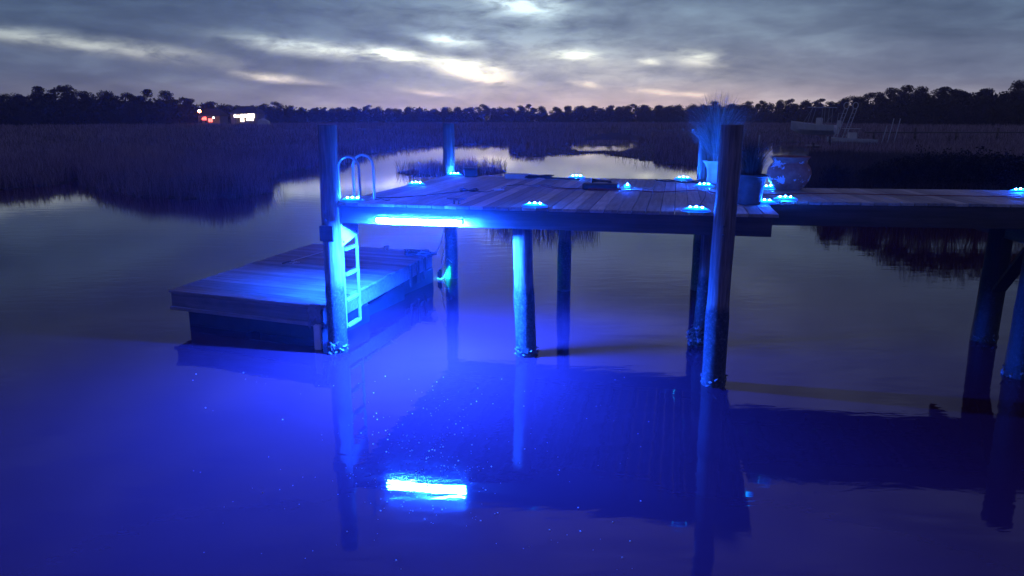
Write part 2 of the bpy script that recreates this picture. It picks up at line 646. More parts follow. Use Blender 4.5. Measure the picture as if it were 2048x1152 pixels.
def blades(name, P, H, Wd, mat, lean=.35, bend=.5, z0=0.0, parent=None):
    """many thin bent blades in one mesh: P (n,2) feet, H heights, Wd widths"""
    n = len(P)
    th = rng.uniform(0, 2 * PI, n)
    dx, dy = np.cos(th), np.sin(th)
    ln = rng.uniform(0, lean, n) * H
    fa = rng.uniform(0, PI, n)
    wx, wy = np.cos(fa) * Wd / 2, np.sin(fa) * Wd / 2
    z0 = np.full(n, z0) if np.isscalar(z0) else z0
    V = np.zeros((n, 5, 3))
    for i, (tz, tl, tw) in enumerate([(0, 0, 1), (0, 0, -1), (.55, .38, .8), (.55, .38, -.8), (1, 1, 0)]):
        V[:, i, 0] = P[:, 0] + dx * ln * tl + wx * tw
        V[:, i, 1] = P[:, 1] + dy * ln * tl + wy * tw
        V[:, i, 2] = z0 + H * tz * (1 - (bend * ln / H * .4 * tl))
    me = bpy.data.meshes.new(name)
    me.vertices.add(n * 5)
    me.vertices.foreach_set('co', V.reshape(-1))
    loops = (np.arange(n)[:, None] * 5 + np.array([0, 1, 3, 2, 2, 3, 4])[None]).reshape(-1)
    me.loops.add(n * 7)
    me.loops.foreach_set('vertex_index', loops.astype(np.int32))
    me.polygons.add(n * 2)
    starts = (np.arange(n)[:, None] * 7 + np.array([0, 4])[None]).reshape(-1)
    me.polygons.foreach_set('loop_start', starts.astype(np.int32))
    me.update(calc_edges=True)
    a = me.attributes.new('rnd', 'FLOAT', 'POINT')
    a.data.foreach_set('value', np.repeat(rng.random(n), 5).astype(np.float32))
    me.materials.append(mat)
    o = bpy.data.objects.new(name, me)
    COL.objects.link(o)
    if parent:
        o.parent = parent
    return o


def sample(n, d0, d1, a0, a1, test, edge=0.0):
    d = np.exp(rng.uniform(math.log(d0), math.log(d1), n))
    a = rng.uniform(a0, a1, n)
    P = np.stack([d * np.sin(a), d * np.cos(a)], 1)
    return P[test(P)]


def patchy(P, s, ph=0.0):
    x, y = P[:, 0] / s, P[:, 1] / s
    return (np.sin(x * 1.7 + ph + 1.3 * np.sin(y * .9)) * np.sin(y * 1.3 + ph * 2 + 1.1 * np.sin(x * .7)) + .5 * np.sin(x * 4.1 + y * 3.3 + ph)) / 1.5


def main_land(P):
    Q = wobble(P)
    return inside(Q, polys['main']) & ~inside(Q, pond)


# left marsh (to the creek bend), far marsh, right bank
def marsh(name, n, d0, d1, a0, a1, test, h, label, mat='grass', wmul=1.0):
    P = sample(n, d0, d1, a0, a1, test)
    d = np.hypot(P[:, 0], P[:, 1])
    if d1 > 200 or 'behind the wooden deck' in label:
        strip = inside(P, topoly([(1085, 316), (1180, 318), (1310, 325), (1310, 292), (1230, 290), (1150, 290), (1095, 296)]))
        H0 = np.where(strip, .32, 1.0) * np.interp(d, [40, 60, 90, 300], [.72, .70, .72, 1.0])
    elif 'near left bank' in label:
        H0 = np.interp(d, [22, 40, 62], [1.0, .95, .85])
    elif 'right bank' in label:
        H0 = np.interp(d, [28, 42, 62], [1.0, .75, .55])
    else:
        H0 = 1.0
    an = np.arctan2(P[:, 0], P[:, 1])
    for (dc, amp, wd, fr, ph) in ((98, 9, 8, 7, .4), (146, 10, 9, 5, 2.0), (60, 4, 3.0, 9, 1.0)):
        sl = np.clip(1.4 - np.abs(d - dc - amp * np.sin(an * fr + ph) - amp * .4 * np.sin(an * fr * 3.1)) / wd, 0, 1)
        H0 = H0 * (1 - .62 * sl * np.clip(.5 + np.sin(an * 4 + dc), 0, 1))
    H = H0 * h * (1 + .22 * patchy(P, 9, 1.0) + .16 * patchy(P, 2.0, 2.0)) * rng.uniform(.62, 1.12, len(P))
    if 20 < d0 < 60 and 'island' not in label:
        core = np.ones(len(P), bool)
        for s_ in ((.9, 0), (-.9, 0), (0, 1.2), (0, -1.2)):
            core &= test(P + np.array(s_))
        H = np.where(core, H, H * rng.uniform(.35, .95, len(P)))
        keep = core | (rng.random(len(P)) < .55)
        P, H, d = P[keep], H[keep], d[keep]
    Wd = np.maximum(.010, d * .00042) * rng.uniform(.7, 1.5, len(P)) * wmul
    o = blades(name, P, H, Wd, M[mat], .55, z0=rise(d))
    return tag(o, label, 'grass', None, 'stuff')


azl, azr = R(-40), R(40)
split = at(1600, 330).x / at(1600, 330).y
marsh('marsh_grass', 190000, 22, 62, R(-40), R(-10), lambda P: main_land(P), 1.22, 'tall purple grey marsh grass on the near left bank of the creek')
marsh('marsh_grass', 190000, 62, 300, azl, azr, main_land, 1.25, 'far level marsh grass stretching to the dark treeline')
marsh('marsh_grass', 40000, 36, 62, R(-10), R(22), main_land, 1.1, 'dark marsh grass on the banks behind the wooden deck')
marsh('marsh_grass', 120000, 20, 62, R(20.5), azr, main_land, 1.35, 'dark reeds on the right bank behind the walkway', 'drygrass')
marsh('marsh_grass', 9000, 30, 50, R(-12), R(3), lambda P: inside(wobble(P), polys['island']), .92, 'small dark grass island seen past the rear piling')
marsh('marsh_grass', 2500, 70, 110, R(2), R(12), lambda P: inside(wobble(P), polys['islet']), .28, 'low grass islet in the far pale pond')
RB = topoly([(965, 432), (1010, 426), (1110, 424), (1190, 427), (1205, 434), (1150, 442), (1030, 443)])
marsh('reed_clump', 14000, 16, 26, R(-6), R(12), lambda P: inside(P, RB), 1.25, 'sparse reeds in the water behind the deck, seen by their reflection under it', 'drygrass', 1.4)
# a few stray stems standing in the water off the left bank
def fringe(P):
    Q = wobble(P)
    land = inside(Q, polys['main'])
    near = np.zeros(len(P), bool)
    for s_ in ((.6, 0), (-.6, 0), (0, .5), (0, -.7)):
        near |= inside(wobble(P + np.array(s_)), polys['main'])
    return near & ~land
P = sample(60000, 20, 62, azl, R(36), fringe)
P = P[rng.random(len(P)) < .34]
tag(blades('marsh_fringe', P, rng.uniform(.3, 1.0, len(P)), np.maximum(.008, np.hypot(P[:, 0], P[:, 1]) * .0003), M['drygrass'], .5),
    'sparse stems standing in the water along the banks', 'grass', None, 'stuff')


# ------------------------------------------------------------------ trees
def crown_mesh(name, clumps, leaf=.5, dens=1.0):
    """crown of many small leaf faces spread through overlapping clumps"""
    n_t = []
    for (c, r_, k) in clumps:
        n = int(k * dens)
        u = rng.normal(size=(n, 3))
        u /= np.linalg.norm(u, axis=1)[:, None]
        q = u * (rng.random(n) ** .45)[:, None] * np.array(r_)[None] + np.array(c)[None]
        n_t.append(q)
    Q = np.concatenate(n_t)
    n = len(Q)
    a = rng.normal(size=(n, 3))
    a /= np.linalg.norm(a, axis=1)[:, None]
    b_ = np.cross(a, rng.normal(size=(n, 3)))
    b_ /= np.linalg.norm(b_, axis=1)[:, None]
    s1 = leaf * rng.uniform(.6, 1.3, n)[:, None]
    V = np.stack([Q - a * s1 * .5, Q + b_ * s1 * .32, Q + a * s1 * .5, Q - b_ * s1 * .32], 1)
    me = bpy.data.meshes.new(name)
    me.from_pydata(V.reshape(-1, 3).tolist(), [], (np.arange(n)[:, None] * 4 + np.arange(4)[None]).tolist())
    at_ = me.attributes.new('rnd', 'FLOAT', 'POINT')
    at_.data.foreach_set('value', np.repeat(rng.random(n), 4).astype(np.float32))
    me.materials.append(M['leaf'])
    return me


def trunk_mesh(h, r_, limbs):
    mb = MB()
    bend_ = random.uniform(-.04, .04) * h
    mb.tube([(0, 0, -.3), (bend_ * .3, 0, h * .35), (bend_, bend_ * .5, h * .7), (bend_ * .8, 0, h)], r_, 7, radii=[r_, r_ * .8, r_ * .55, r_ * .2])
    for (p, q) in limbs:
        mb.tube([(bend_ * .6, 0, p), ((q[0]) * .6, q[1] * .6, (p + q[2]) / 2 + .3), q], .1, 5, radii=[r_ * .35, r_ * .22, r_ * .1])
    return mb


def make_tree(kind, H):
    """unit prototypes; returns (crown mesh, trunk mesh)"""
    cl, limbs = [], []
    if kind == 'pine':
        n = random.randint(6, 9)
        for i in range(n):
            f = i / (n - 1)
            z = H * (.52 + .44 * f)
            rad = H * (.19 - .12 * abs(f - .45))
            a = random.uniform(0, 2 * PI)
            c = (math.cos(a) * rad * .8, math.sin(a) * rad * .8, z)
            rr = H * random.uniform(.075, .13)
            cl.append((c, (rr * 1.45, rr * 1.45, rr * .78), 330))
            limbs.append((z - H * .06, c))
        cl.append(((0, 0, H * .93), (H * .12, H * .12, H * .06), 120))
    else:
        n = random.randint(12, 16)
        for i in range(n):
            a = random.uniform(0, 2 * PI)
            z = H * random.uniform(.22, .86)
            rad = H * .30 * math.sin(min(1, (z / H) * 1.1) * PI) * random.uniform(.4, 1)
            c = (math.cos(a) * rad, math.sin(a) * rad, z)
            rr = H * random.uniform(.10, .16)
            cl.append((c, (rr * 1.3, rr * 1.3, rr * .95), 300))
            if i % 2:
                limbs.append((z * .6, c))
    return crown_mesh('crown', cl, leaf=H * .036), trunk_mesh(H * .93, H * .016, limbs)


protos = {'pine': [], 'oak': []}
for kind in ('pine', 'oak'):
    for k in range(6):
        ob = thing(kind + '_tree' if kind == 'pine' else 'oak_tree', (0, 0, 0), 0, 'tree', 'tree')
        cm, tb = make_tree(kind, 12.0)
        c_ = bpy.data.objects.new('crown', cm)
        COL.objects.link(c_)
        c_.parent = ob
        tb.build('trunk', M['bark'], ob, True)
        protos[kind].append(ob)
used = set()


def tree_top_px(px):
    pts = [(-400, 170), (0, 176), (60, 184), (130, 177), (230, 180), (330, 186), (380, 200), (480, 206), (560, 208), (620, 214), (900, 212), (1150, 211), (1300, 208), (1500, 203), (1600, 200),
           (1680, 198), (1750, 186), (1800, 173), (1850, 170), (1950, 172), (2048, 166), (2500, 160)]
    return float(np.interp(px, [p[0] for p in pts], [p[1] for p in pts]))


def tree_dist(px):
    return float(np.interp(px, [-400, 0, 300, 420, 640, 1000, 1500, 1700, 1850, 2048, 2500], [150, 165, 190, 212, 275, 300, 285, 225, 175, 160, 150]))


def tree_label(px, kind):
    k = 'pine' if kind == 'pine' else 'broad tree'
    if px < 380:
        return ('%s in the tall dark wood on the far left' % ('dark round topped pine' if kind == 'pine' else 'dark spreading tree'), 'trees of the tall left wood')
    if px < 640:
        return ('%s in the far treeline around the lit houses' % ('dark pine' if kind == 'pine' else 'dark spreading tree'), 'trees around the lit houses')
    if px < 1650:
        return ('small %s in the long distant treeline behind the marsh' % ('dark pine' if kind == 'pine' else 'dark spreading tree'), 'trees of the distant middle treeline')
    return ('tall %s in the near wood behind the boats on the right' % ('dark pine' if kind == 'pine' else 'dark spreading tree'), 'trees of the right wood')


count = 0
for row, (off, step, hf) in enumerate([(0, 4.6, .90), (6, 4.4, 1.0), (13, 5.4, 1.05)]):
    px = -60.0 + row * 9
    while px < 2110:
        Y = tree_dist(px) + off + random.uniform(-3, 3)
        base = atd(px, 240, Y)
        top = atd(px, tree_top_px(px), Y).z
        kind = 'pine' if random.random() < ((.1, .2, .35) if 520 < px < 1640 else (.3, .6, .8))[row] else 'oak'
        H = top * hf * (random.uniform(.92, 1.01) if 520 < px < 1640 else random.uniform(.84, 1.04))
        if row == 0:
            H *= .85
        i = random.randrange(6)
        p = protos[kind][i]
        if (kind, i) in used:
            o = copy_tree(p)
        else:
            o = p
            used.add((kind, i))
        lab, gr = tree_label(px, kind)
        zb_ = float(rise(math.hypot(base.x, Y))) - .1
        H = max(2.5, H - zb_)
        o.location = (base.x, Y, zb_)
        s_ = H / 12
        sw = s_ * random.uniform(.9, 1.25)
        o.scale = (sw, sw, s_)
        o.rotation_euler = (0, 0, random.uniform(0, 6.28))
        o['label'], o['group'], o['category'] = lab, gr, 'tree'
        count += 1
        px += step * random.uniform(.7, 1.3) * F_PX / Y
print('trees', count)
for kind in protos:
    for i, p in enumerate(protos[kind]):
        if (kind, i) not in used:
            for ch in list(p.children):
                bpy.data.objects.remove(ch)
            bpy.data.objects.remove(p)

# undergrowth that fills the wood's foot
cl = []
for k in range(1150):
    px = random.uniform(-70, 2120)
    Y = tree_dist(px) + random.uniform(1, 20)
    b0 = atd(px, 240, Y)
    hh_ = atd(px, tree_top_px(px), Y).z
    z = random.uniform(.0, .66) * hh_
    cl.append(((b0.x, Y, z), (4.5, 3.5, 2.6), 130))
me = crown_mesh('undergrowth', cl, .95)
o = bpy.data.objects.new('undergrowth', me)
COL.objects.link(o)
tag(o, 'dense dark undergrowth along the foot of the far woods', 'undergrowth', None, 'stuff')

# ------------------------------------------------------------------ tall dead shrubs on the right bank (their reflection hangs under the walkway)
def shrub(x, y, H, label):
    t_ = thing('shrub', (x, y, 0), 0, label, 'shrub', 'bare shrubs on the right bank')
    mb = MB()
    tips = []
    for k in range(26):
        a = random.uniform(0, 2 * PI)
        rad = random.uniform(.1, .55) * H * .5
        p1 = Vector((math.cos(a) * rad * .4, math.sin(a) * rad * .4, H * .45))
        p2 = Vector((math.cos(a) * rad, math.sin(a) * rad, H * random.uniform(.75, 1.05)))
        mb.tube([(0.04 * math.cos(a), .04 * math.sin(a), -.05), p1, p2], .01, 4, radii=[.016, .011, .004])
        for j in range(7):
            f = random.uniform(.3, 1)
            q = p1.lerp(p2, f)
            e = q + Vector((random.uniform(-.3, .3), random.uniform(-.3, .3), random.uniform(-.05, .35)))
            mb.tube([q, e], .004, 3, radii=[.006, .003])
            tips.append(e)
    mb.build('stems', M['bark'], t_)
    me_ = crown_mesh('foliage', [(tuple(e), (.2, .2, .14), 12) for e in tips], .075)
    c2 = bpy.data.objects.new('foliage', me_)
    COL.objects.link(c2)
    c2.parent = t_


for k, (px, py, H) in enumerate([(1668, 417, 1.1), (1745, 424, 1.35), (1800, 430, 1.6), (1850, 434, 1.75), (1905, 436, 1.85), (1955, 436, 1.8), (2010, 438, 1.75), (2070, 438, 1.75)]):
    p = at(px, py - 4, 0)
    shrub(p.x, p.y, H, ['lowest bare shrub at the left end of the right bank', 'bare shrub second from the left on the right bank', 'bare twiggy shrub left of the middle of the right bank',
                        'bare twiggy shrub in the middle of the right bank', 'tallest bare shrub on the right bank, left of the walkway pilings',
                        'bare shrub behind the back walkway piling', 'bare shrub behind the front walkway piling', 'bare shrub at the right edge of the photo'][k])

# ------------------------------------------------------------------ fixed deck
dock = thing('wooden_deck', (O_.x, O_.y, 0), -A, 'square raised wooden deck on round pilings lit by blue lights', 'deck')
DU, DV = 5.34, 4.66
BT = .038
mb = MB()
bw, gap = .162, .007
nb = int((DU + .03) / bw)
for i in range(nb + 1):
    u0 = -.03 + i * bw
    u1 = min(u0 + bw - gap, DU)
    if u1 - u0 < .04:
        continue
    dz = random.uniform(-.002, .002)
    e0, e1 = random.uniform(-.006, .006), random.uniform(-.01, .01)
    mb.box(((u0 + u1) / 2, (DV + e1 - .035 + e0) / 2, ZD - BT / 2 + dz), (u1 - u0, DV + .035 + e1 - e0, BT), (random.uniform(-.0004, .0004), random.uniform(-.012, .012), 0), .004)
    # nail heads are small dark dimples
mb.build('deck_boards', M['deck'], dock)
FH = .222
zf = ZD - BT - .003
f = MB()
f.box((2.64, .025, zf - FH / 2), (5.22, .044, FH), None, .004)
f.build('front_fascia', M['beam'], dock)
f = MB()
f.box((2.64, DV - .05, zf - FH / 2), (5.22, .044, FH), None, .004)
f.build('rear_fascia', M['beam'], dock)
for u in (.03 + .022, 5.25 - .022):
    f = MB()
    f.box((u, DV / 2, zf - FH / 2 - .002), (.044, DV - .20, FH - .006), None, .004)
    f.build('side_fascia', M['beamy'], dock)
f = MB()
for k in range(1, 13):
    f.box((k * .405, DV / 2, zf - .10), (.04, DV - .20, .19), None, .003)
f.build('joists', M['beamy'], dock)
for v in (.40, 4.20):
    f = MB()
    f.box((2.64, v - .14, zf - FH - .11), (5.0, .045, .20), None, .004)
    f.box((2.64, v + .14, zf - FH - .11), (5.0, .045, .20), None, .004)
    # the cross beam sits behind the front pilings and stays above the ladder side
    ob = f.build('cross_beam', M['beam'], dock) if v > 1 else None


def oysters(mb, cx, cy, rad, z0, z1, n):
    for k in range(n):
        a = random.uniform(0, 2 * PI)
        z = random.uniform(z0, z1)
        s_ = random.uniform(.02, .045)
        c = Vector((cx + math.cos(a) * (rad + s_ * .25), cy + math.sin(a) * (rad + s_ * .25), z))
        rot = Matrix.Rotation(random.uniform(0, 6.28), 3, 'Z') @ Matrix.Rotation(random.uniform(-1.2, 1.2), 3, 'X') @ Matrix.Rotation(random.uniform(-1, 1), 3, 'Y')
        vs, fs = [], []
        n_ = 7
        for i in range(n_):
            t_ = 2 * PI * i / n_
            k_ = random.uniform(.8, 1.2)
            vs.append(c + rot @ Vector((math.cos(t_) * s_ * .55 * k_, math.sin(t_) * s_ * k_, 0)))
        vs.append(c + rot @ Vector((0, 0, s_ * .3)))
        vs.append(c + rot @ Vector((0, 0, -s_ * .25)))
        for i in range(n_):
            fs.append((i, (i + 1) % n_, n_))
            fs.append(((i + 1) % n_, i, n_ + 1))
        mb.add(vs, fs)


def piling(parent, u, v, top, r_=.115, lean=(0, 0), oy=0, label=None, name='piling', ring=0.0, oz=(-.03, .12), bulge=None, mat='pile'):
    mb = MB()
    zs = np.linspace(-.85, top, 26)
    pts, rad = [], []
    ph = random.uniform(0, 6)
    for z in zs:
        f_ = (z) / 3.0
        pts.append((u + lean[0] * f_ + .006 * math.sin(z * 2 + ph), v + lean[1] * f_ + .006 * math.cos(z * 1.7 + ph), z))
        rad.append(r_ * (1.06 - .05 * f_) * (1 + .012 * math.sin(z * 7 + ph)) + (.008 if z < .9 else 0))
    mb.tube(pts, r_, 26, radii=rad)
    # domed, weathered cut top
    o_ = mb.build(name, M[mat], parent, True)
    if label:
        o_['label'] = label
    if oy:
        ob_ = MB()
        oysters(ob_, u, v, r_ + .006, oz[0], oz[1], oy)
        if bulge:
            for q in range(3):
                oysters(ob_, u - .05, v - .03, r_ - .02 + .02 * q, bulge[0], bulge[1], oy // 2)
        ob_.build('oyster_crust', M['shell'], o_)
    return o_


piling(dock, -.10, -.02, 2.94, .112, (.02, 0), 70, 'tall left front piling beside the ladder', oz=(-.03, .16))
piling(dock, 4.71, -.20, 2.95, .118, (.02, .0), 26, 'tall right front piling')
piling(dock, 0.0, 4.74, 2.94, .108, (.0, .0), 0, 'rear left piling')
piling(dock, 4.66, 4.76, 2.92, .118, (.0, .0), 0, 'rear right piling behind the potted grass')
piling(dock, 2.37, .40, zf - .196, .120, (-.10, .0), 60, 'short middle piling lit cyan on one side', oz=(-.03, .13))
piling(dock, 2.30, 4.18, zf - .196, .108, (.0, .0), 0, 'short dark rear middle piling')
piling(dock, 4.60, 1.32, zf - .196, .085, (.05, .0), 50, 'thin piling with an oyster clump', oz=(-.03, .3), bulge=(.02, .28))

# corner block and strap on the left piling
f = MB()
f.box((-.10, -.145, 1.60), (.19, .035, .20), None, .006)
f.build('corner_block', M['beam'], dock)

for (u_, v_) in ((-.10, -.02), (4.71, -.20)):
    for zz in (zf - .07, zf - .17):
        f = MB()
        f.tube([(u_, v_ - .145, zz), (u_, v_ - .10, zz)], .014, 8)
        f.build('bolt', M['iron'], dock, True)
f = MB()
for k in range(40):
    u_ = random.uniform(.2, 5.1)
    f.tube([(u_, .001, zf - random.uniform(.05, .2)), (u_, .0035, zf - .1)], .003, 5) if False else None
del f

# ------------------------------------------------------------------ swim ladder
lad = thing('swim_ladder', (O_.x, O_.y, 0), -A, 'pale aluminium swim ladder with two hooped handrails beside the left piling', 'ladder')
va, vb = .13, .58
zr = [.30, .655, 1.0, 1.34]
for v in (va, vb):
    mb = MB()
    mb.box((-.035, v, (0.28 + 1.96) / 2), (.028, .055, 1.96 - .28), None, .006)
    mb.build('side_rail', M['alu'], lad)
    mb = MB()
    pts = [(-.035, v, 1.90), (-.035, v, ZD + .40)]
    rr = .145
    for k in range(13):
        a = PI - PI * k / 12
        pts.append((-.035 + rr + rr * math.cos(a), v, ZD + .42 + rr * math.sin(a) * 1.05))
    pts += [(-.035 + 2 * rr, v, ZD + .36), (-.035 + 2 * rr, v, ZD + .004)]
    mb.tube(pts, .017, 10)
    h_ = mb.build('handrail', M['alu'], lad, True)
    mb = MB()
    mb.lathe([(.045, 0), (.045, .008), (.022, .012)], (-.035 + 2 * rr, v, ZD + .003), 14)
    mb.build('foot_plate', M['alu'], h_, True)
for z in zr:
    mb = MB()
    mb.box((-.035, (va + vb) / 2, z), (.075, vb - va - .055, .035), None, .006)
    mb.build('rung', M['alu'], lad)
mb = MB()
mb.add([(.0, .04, 1.70), (.0, .56, 1.70), (.0, .56, 1.50), (.0, .04, 1.40), (.008, .04, 1.70), (.008, .56, 1.70), (.008, .56, 1.50), (.008, .04, 1.40)],
       [(0, 1, 2, 3), (7, 6, 5, 4), (0, 4, 5, 1), (1, 5, 6, 2), (2, 6, 7, 3), (3, 7, 4, 0)])
mp = mb.build('mounting_plate', M['whitep'], lad)
mb = MB()
for (v, z) in ((.09, 1.66), (.09, 1.46), (.50, 1.65), (.5, 1.54)):
    mb.tube([(.008, v, z), (.018, v, z)], .011, 8)
mb.build('bolts', M['iron'], mp)

# ------------------------------------------------------------------ tube lamp on the fascia
VT = -.12
tl = thing('tube_light', D(1.0, VT, 0), -A, 'long glowing blue white tube light fixed under the front edge of the deck', 'light')


def on_v(px, py, v):
    d = ray(px, py)
    nrm = Vector((math.sin(A), math.cos(A), 0))
    t_ = ((D(0, v, 0)).dot(nrm)) / d.dot(nrm)
    p_ = Vector((d.x * t_, d.y * t_, EYE + d.z * t_))
    return L(p_)


ta, tb_ = on_v(754, 437.5, VT), on_v(923, 447, VT)
print('tube', ta, tb_)
t0, t1 = ta.x - 1.0, tb_.x - 1.0
zt = (ta.z + tb_.z) / 2
mb = MB()
mb.box(((t0 + t1) / 2, 0, zt + .030), (t1 - t0 + .03, .086, .010), None, .003)
mb.box(((t0 + t1) / 2, .041, zt + .011), (t1 - t0 + .03, .004, .026), None, 0)
mb.build('light_cover', M['light_shield'], tl)  # added top and back plates, shade piling and fascia, leak a faint halo
mb = MB()
mb.tube([(t0, 0, zt), (t1, 0, zt)], .022, 14)
mb.build('glowing_tube', M['tube'], tl, True)
for q in (t0 - .012, t1 + .012):
    mb = MB()
    mb.tube([(q - .012, 0, zt), (q + .012, 0, zt)], .025, 14)
    mb.build('end_cap', M['whitep'], tl, True)
for q in (t0 + .12, t1 - .12):
    mb = MB()
    mb.bar((q, .0, zt + .039), (q, -VT - .001, zt + .039), .022, .006)
    mb.build('bracket', M['alu'], tl)

# ------------------------------------------------------------------ walkway
WR = -R(6.9)
wp = at(1529, 402, ZD)
w0 = D(5.36, 1.38, 0)
walk = thing('walkway', w0, WR, 'long narrow boardwalk leaving the deck towards the right', 'walkway')
WL, WW = 12.0, 2.0
mb = MB()
i = 0
x = 0.004
while x < WL:
    mb.box((x + bw / 2, WW / 2 + random.uniform(-.006, .006), ZD - BT / 2 - .003 + random.uniform(-.002, .002)), (bw - gap - .004, WW, BT), (0, random.uniform(-.01, .01), 0), .004)
    x += bw
mb.build('deck_boards', M['deck'], walk)
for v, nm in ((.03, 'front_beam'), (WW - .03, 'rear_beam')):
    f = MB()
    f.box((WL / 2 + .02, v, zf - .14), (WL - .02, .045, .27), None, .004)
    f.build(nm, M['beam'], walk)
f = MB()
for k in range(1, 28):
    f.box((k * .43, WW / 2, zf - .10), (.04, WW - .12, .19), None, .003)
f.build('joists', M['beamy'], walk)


def wl(px_, py_):
    p_ = at(px_, py_, 0) - w0
    return (p_.x * math.cos(-WR) - p_.y * math.sin(-WR), p_.x * math.sin(-WR) + p_.y * math.cos(-WR))


a1 = wl(1966, 680)
a2 = wl(2043, 752)
pw1 = piling(walk, a1[0], a1[1] - .0, zf - .28, .145, (.10, .1), 24, 'rear piling of the walkway at the photo edge', mat='shaded_pile')
pw2 = piling(walk, a2[0] - .02, a2[1], zf + .0, .16, (.02, .0), 16, 'front piling of the walkway at the photo edge', mat='shaded_pile')
for (xa, xb) in ((a1[0] + .02, a2[0] + .08),):
    f = MB()
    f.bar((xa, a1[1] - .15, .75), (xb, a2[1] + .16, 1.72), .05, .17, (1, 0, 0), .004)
    f.build('brace', M['shaded_pile'], walk)
f = MB()
f.box((a1[0] + .05, WW / 2 - .1, zf - .38), (.07, WW + .3, .2), None, .004)
f.build('cross_beam', M['beamy'], walk)
for k in (1, 2):
    piling(walk, a1[0] + 3.4 * k, .35, zf - .28, .12, (0, 0))
    piling(walk, a1[0] + 3.4 * k, WW - .3, zf - .28, .12, (0, 0))

# ------------------------------------------------------------------ floating dock
ZF = .57
c0 = at(338, 580, ZF)
c1 = at(648, 613, ZF)
c3 = at(610, 486, ZF)
c2 = at(886, 504, ZF)
xv = (c1 - c0)
fw = xv.length
fa = math.atan2(xv.y, xv.x)
fl_ = thing('floating_dock', (c0.x, c0.y, 0), fa, 'low floating wooden dock with long cross boards left of the ladder', 'floating dock')
ca, sa = math.cos(-fa), math.sin(-fa)


def FLc(p):
    q = p - c0
    return Vector((q.x * ca - q.y * sa, q.x * sa + q.y * ca, 0))


l2, l3 = FLc(c2), FLc(c3)
FL_len = (l2.y + l3.y) / 2
sh = (l2.x - fw + l3.x) / 2
print('float', fw, l2, l3)
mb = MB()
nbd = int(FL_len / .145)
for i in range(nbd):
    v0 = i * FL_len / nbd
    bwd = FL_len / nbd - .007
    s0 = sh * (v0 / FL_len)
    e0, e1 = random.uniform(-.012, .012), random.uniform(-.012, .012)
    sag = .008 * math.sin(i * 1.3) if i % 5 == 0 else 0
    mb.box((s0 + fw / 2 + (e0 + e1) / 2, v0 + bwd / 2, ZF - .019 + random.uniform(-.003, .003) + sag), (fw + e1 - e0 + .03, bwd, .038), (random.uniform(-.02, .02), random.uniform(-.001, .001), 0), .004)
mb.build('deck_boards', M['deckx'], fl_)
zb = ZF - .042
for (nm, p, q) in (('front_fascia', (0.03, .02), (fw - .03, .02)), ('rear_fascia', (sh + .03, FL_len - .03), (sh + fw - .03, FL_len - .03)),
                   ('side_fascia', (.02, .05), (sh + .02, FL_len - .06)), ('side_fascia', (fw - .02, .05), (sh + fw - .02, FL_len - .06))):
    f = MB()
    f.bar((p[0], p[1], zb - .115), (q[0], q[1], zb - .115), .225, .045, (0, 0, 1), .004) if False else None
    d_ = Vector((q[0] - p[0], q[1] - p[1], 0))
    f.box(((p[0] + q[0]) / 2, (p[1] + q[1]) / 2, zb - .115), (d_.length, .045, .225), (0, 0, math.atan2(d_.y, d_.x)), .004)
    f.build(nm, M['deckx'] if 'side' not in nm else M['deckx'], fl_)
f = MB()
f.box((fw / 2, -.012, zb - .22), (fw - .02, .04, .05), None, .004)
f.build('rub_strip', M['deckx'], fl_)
for k in range(3):
    for side in (0, 1):
        f = MB()
        x0 = .22 + side * (fw / 2 - .05)
        f.box((x0 + (fw / 2 - .25) / 2 + sh * (.5 + k) / 3, .18 + FL_len / 3 * (k + .42), .06), (fw / 2 - .22, FL_len / 3 - .22, .47), None, .03)
        f.build('float_drum', M['float_'], fl_)
f = MB()
f.box((fw / 2, .10, zb - .30), (fw - .5, .03, .32), None, .004)
f.build('front_skirt', M['float_'], fl_)
# hoses and posts on its far corner
for k, yv in enumerate((.72, .80, .88)):
    f = MB()
    f.box((sh * yv + fw + .004 + .014, FL_len * yv, zb - .17), (.028, .07, .40), None, .004)
    f.build('side_stake', M['beam'], fl_)

# ragged cloth over its near right corner
pc = at(637, 612, ZF)
cl_ = MB()
nx_, nz_ = 10, 9
vs, fs = [], []
for i in range(nx_):
    for j in range(nz_):
        s_ = i / (nx_ - 1)
        t_ = j / (nz_ - 1)
        out = .02 + .03 * math.sin(s_ * 9) * t_ + .02 * random.random() * t_
        if j < 3:
            z = ZF + .012 + .006 * math.sin(i * 2.0)
            y_ = .10 - j * .055
        else:
            z = ZF - (t_ - .2) * .34 * (1 + .25 * math.sin(i * 2.3))
            y_ = -.03 - out
        vs.append((s_ * .20 - .10 + .02 * math.sin(j * 1.7), y_, z))
for i in range(nx_ - 1):
    for j in range(nz_ - 1):
        a = i * nz_ + j
        fs.append((a, a + nz_, a + nz_ + 1, a + 1))
cl_.add(vs, fs)
o = cl_.build('ragged_cloth', M['cloth'], None, True)
sm = o.modifiers.new('s', 'SOLIDIFY')
sm.thickness = .006
o.location = (c1.x - .10, c1.y + .02, 0)
o.rotation_euler = (0, 0, fa)
tag(o, 'ragged grey cloth draped over the near corner of the floating dock', 'cloth')

# pale fender hanging at that corner
fe = thing('dock_fender', (c1.x - .08, c1.y - .09, 0), fa, 'pale square cut fender hanging at the near corner of the floating dock', 'fender')
mb = MB()
mb.box((0, 0, .17), (.095, .07, .35), (0, .0, .3), .012)
mb.build('pad', M['whitep'], fe)
mb = MB()
mb.tube([(0, 0, .345), (0.01, .02, .42), (.0, .06, .54)], .006, 6)
mb.build('rope', M['cloth'], fe, True)

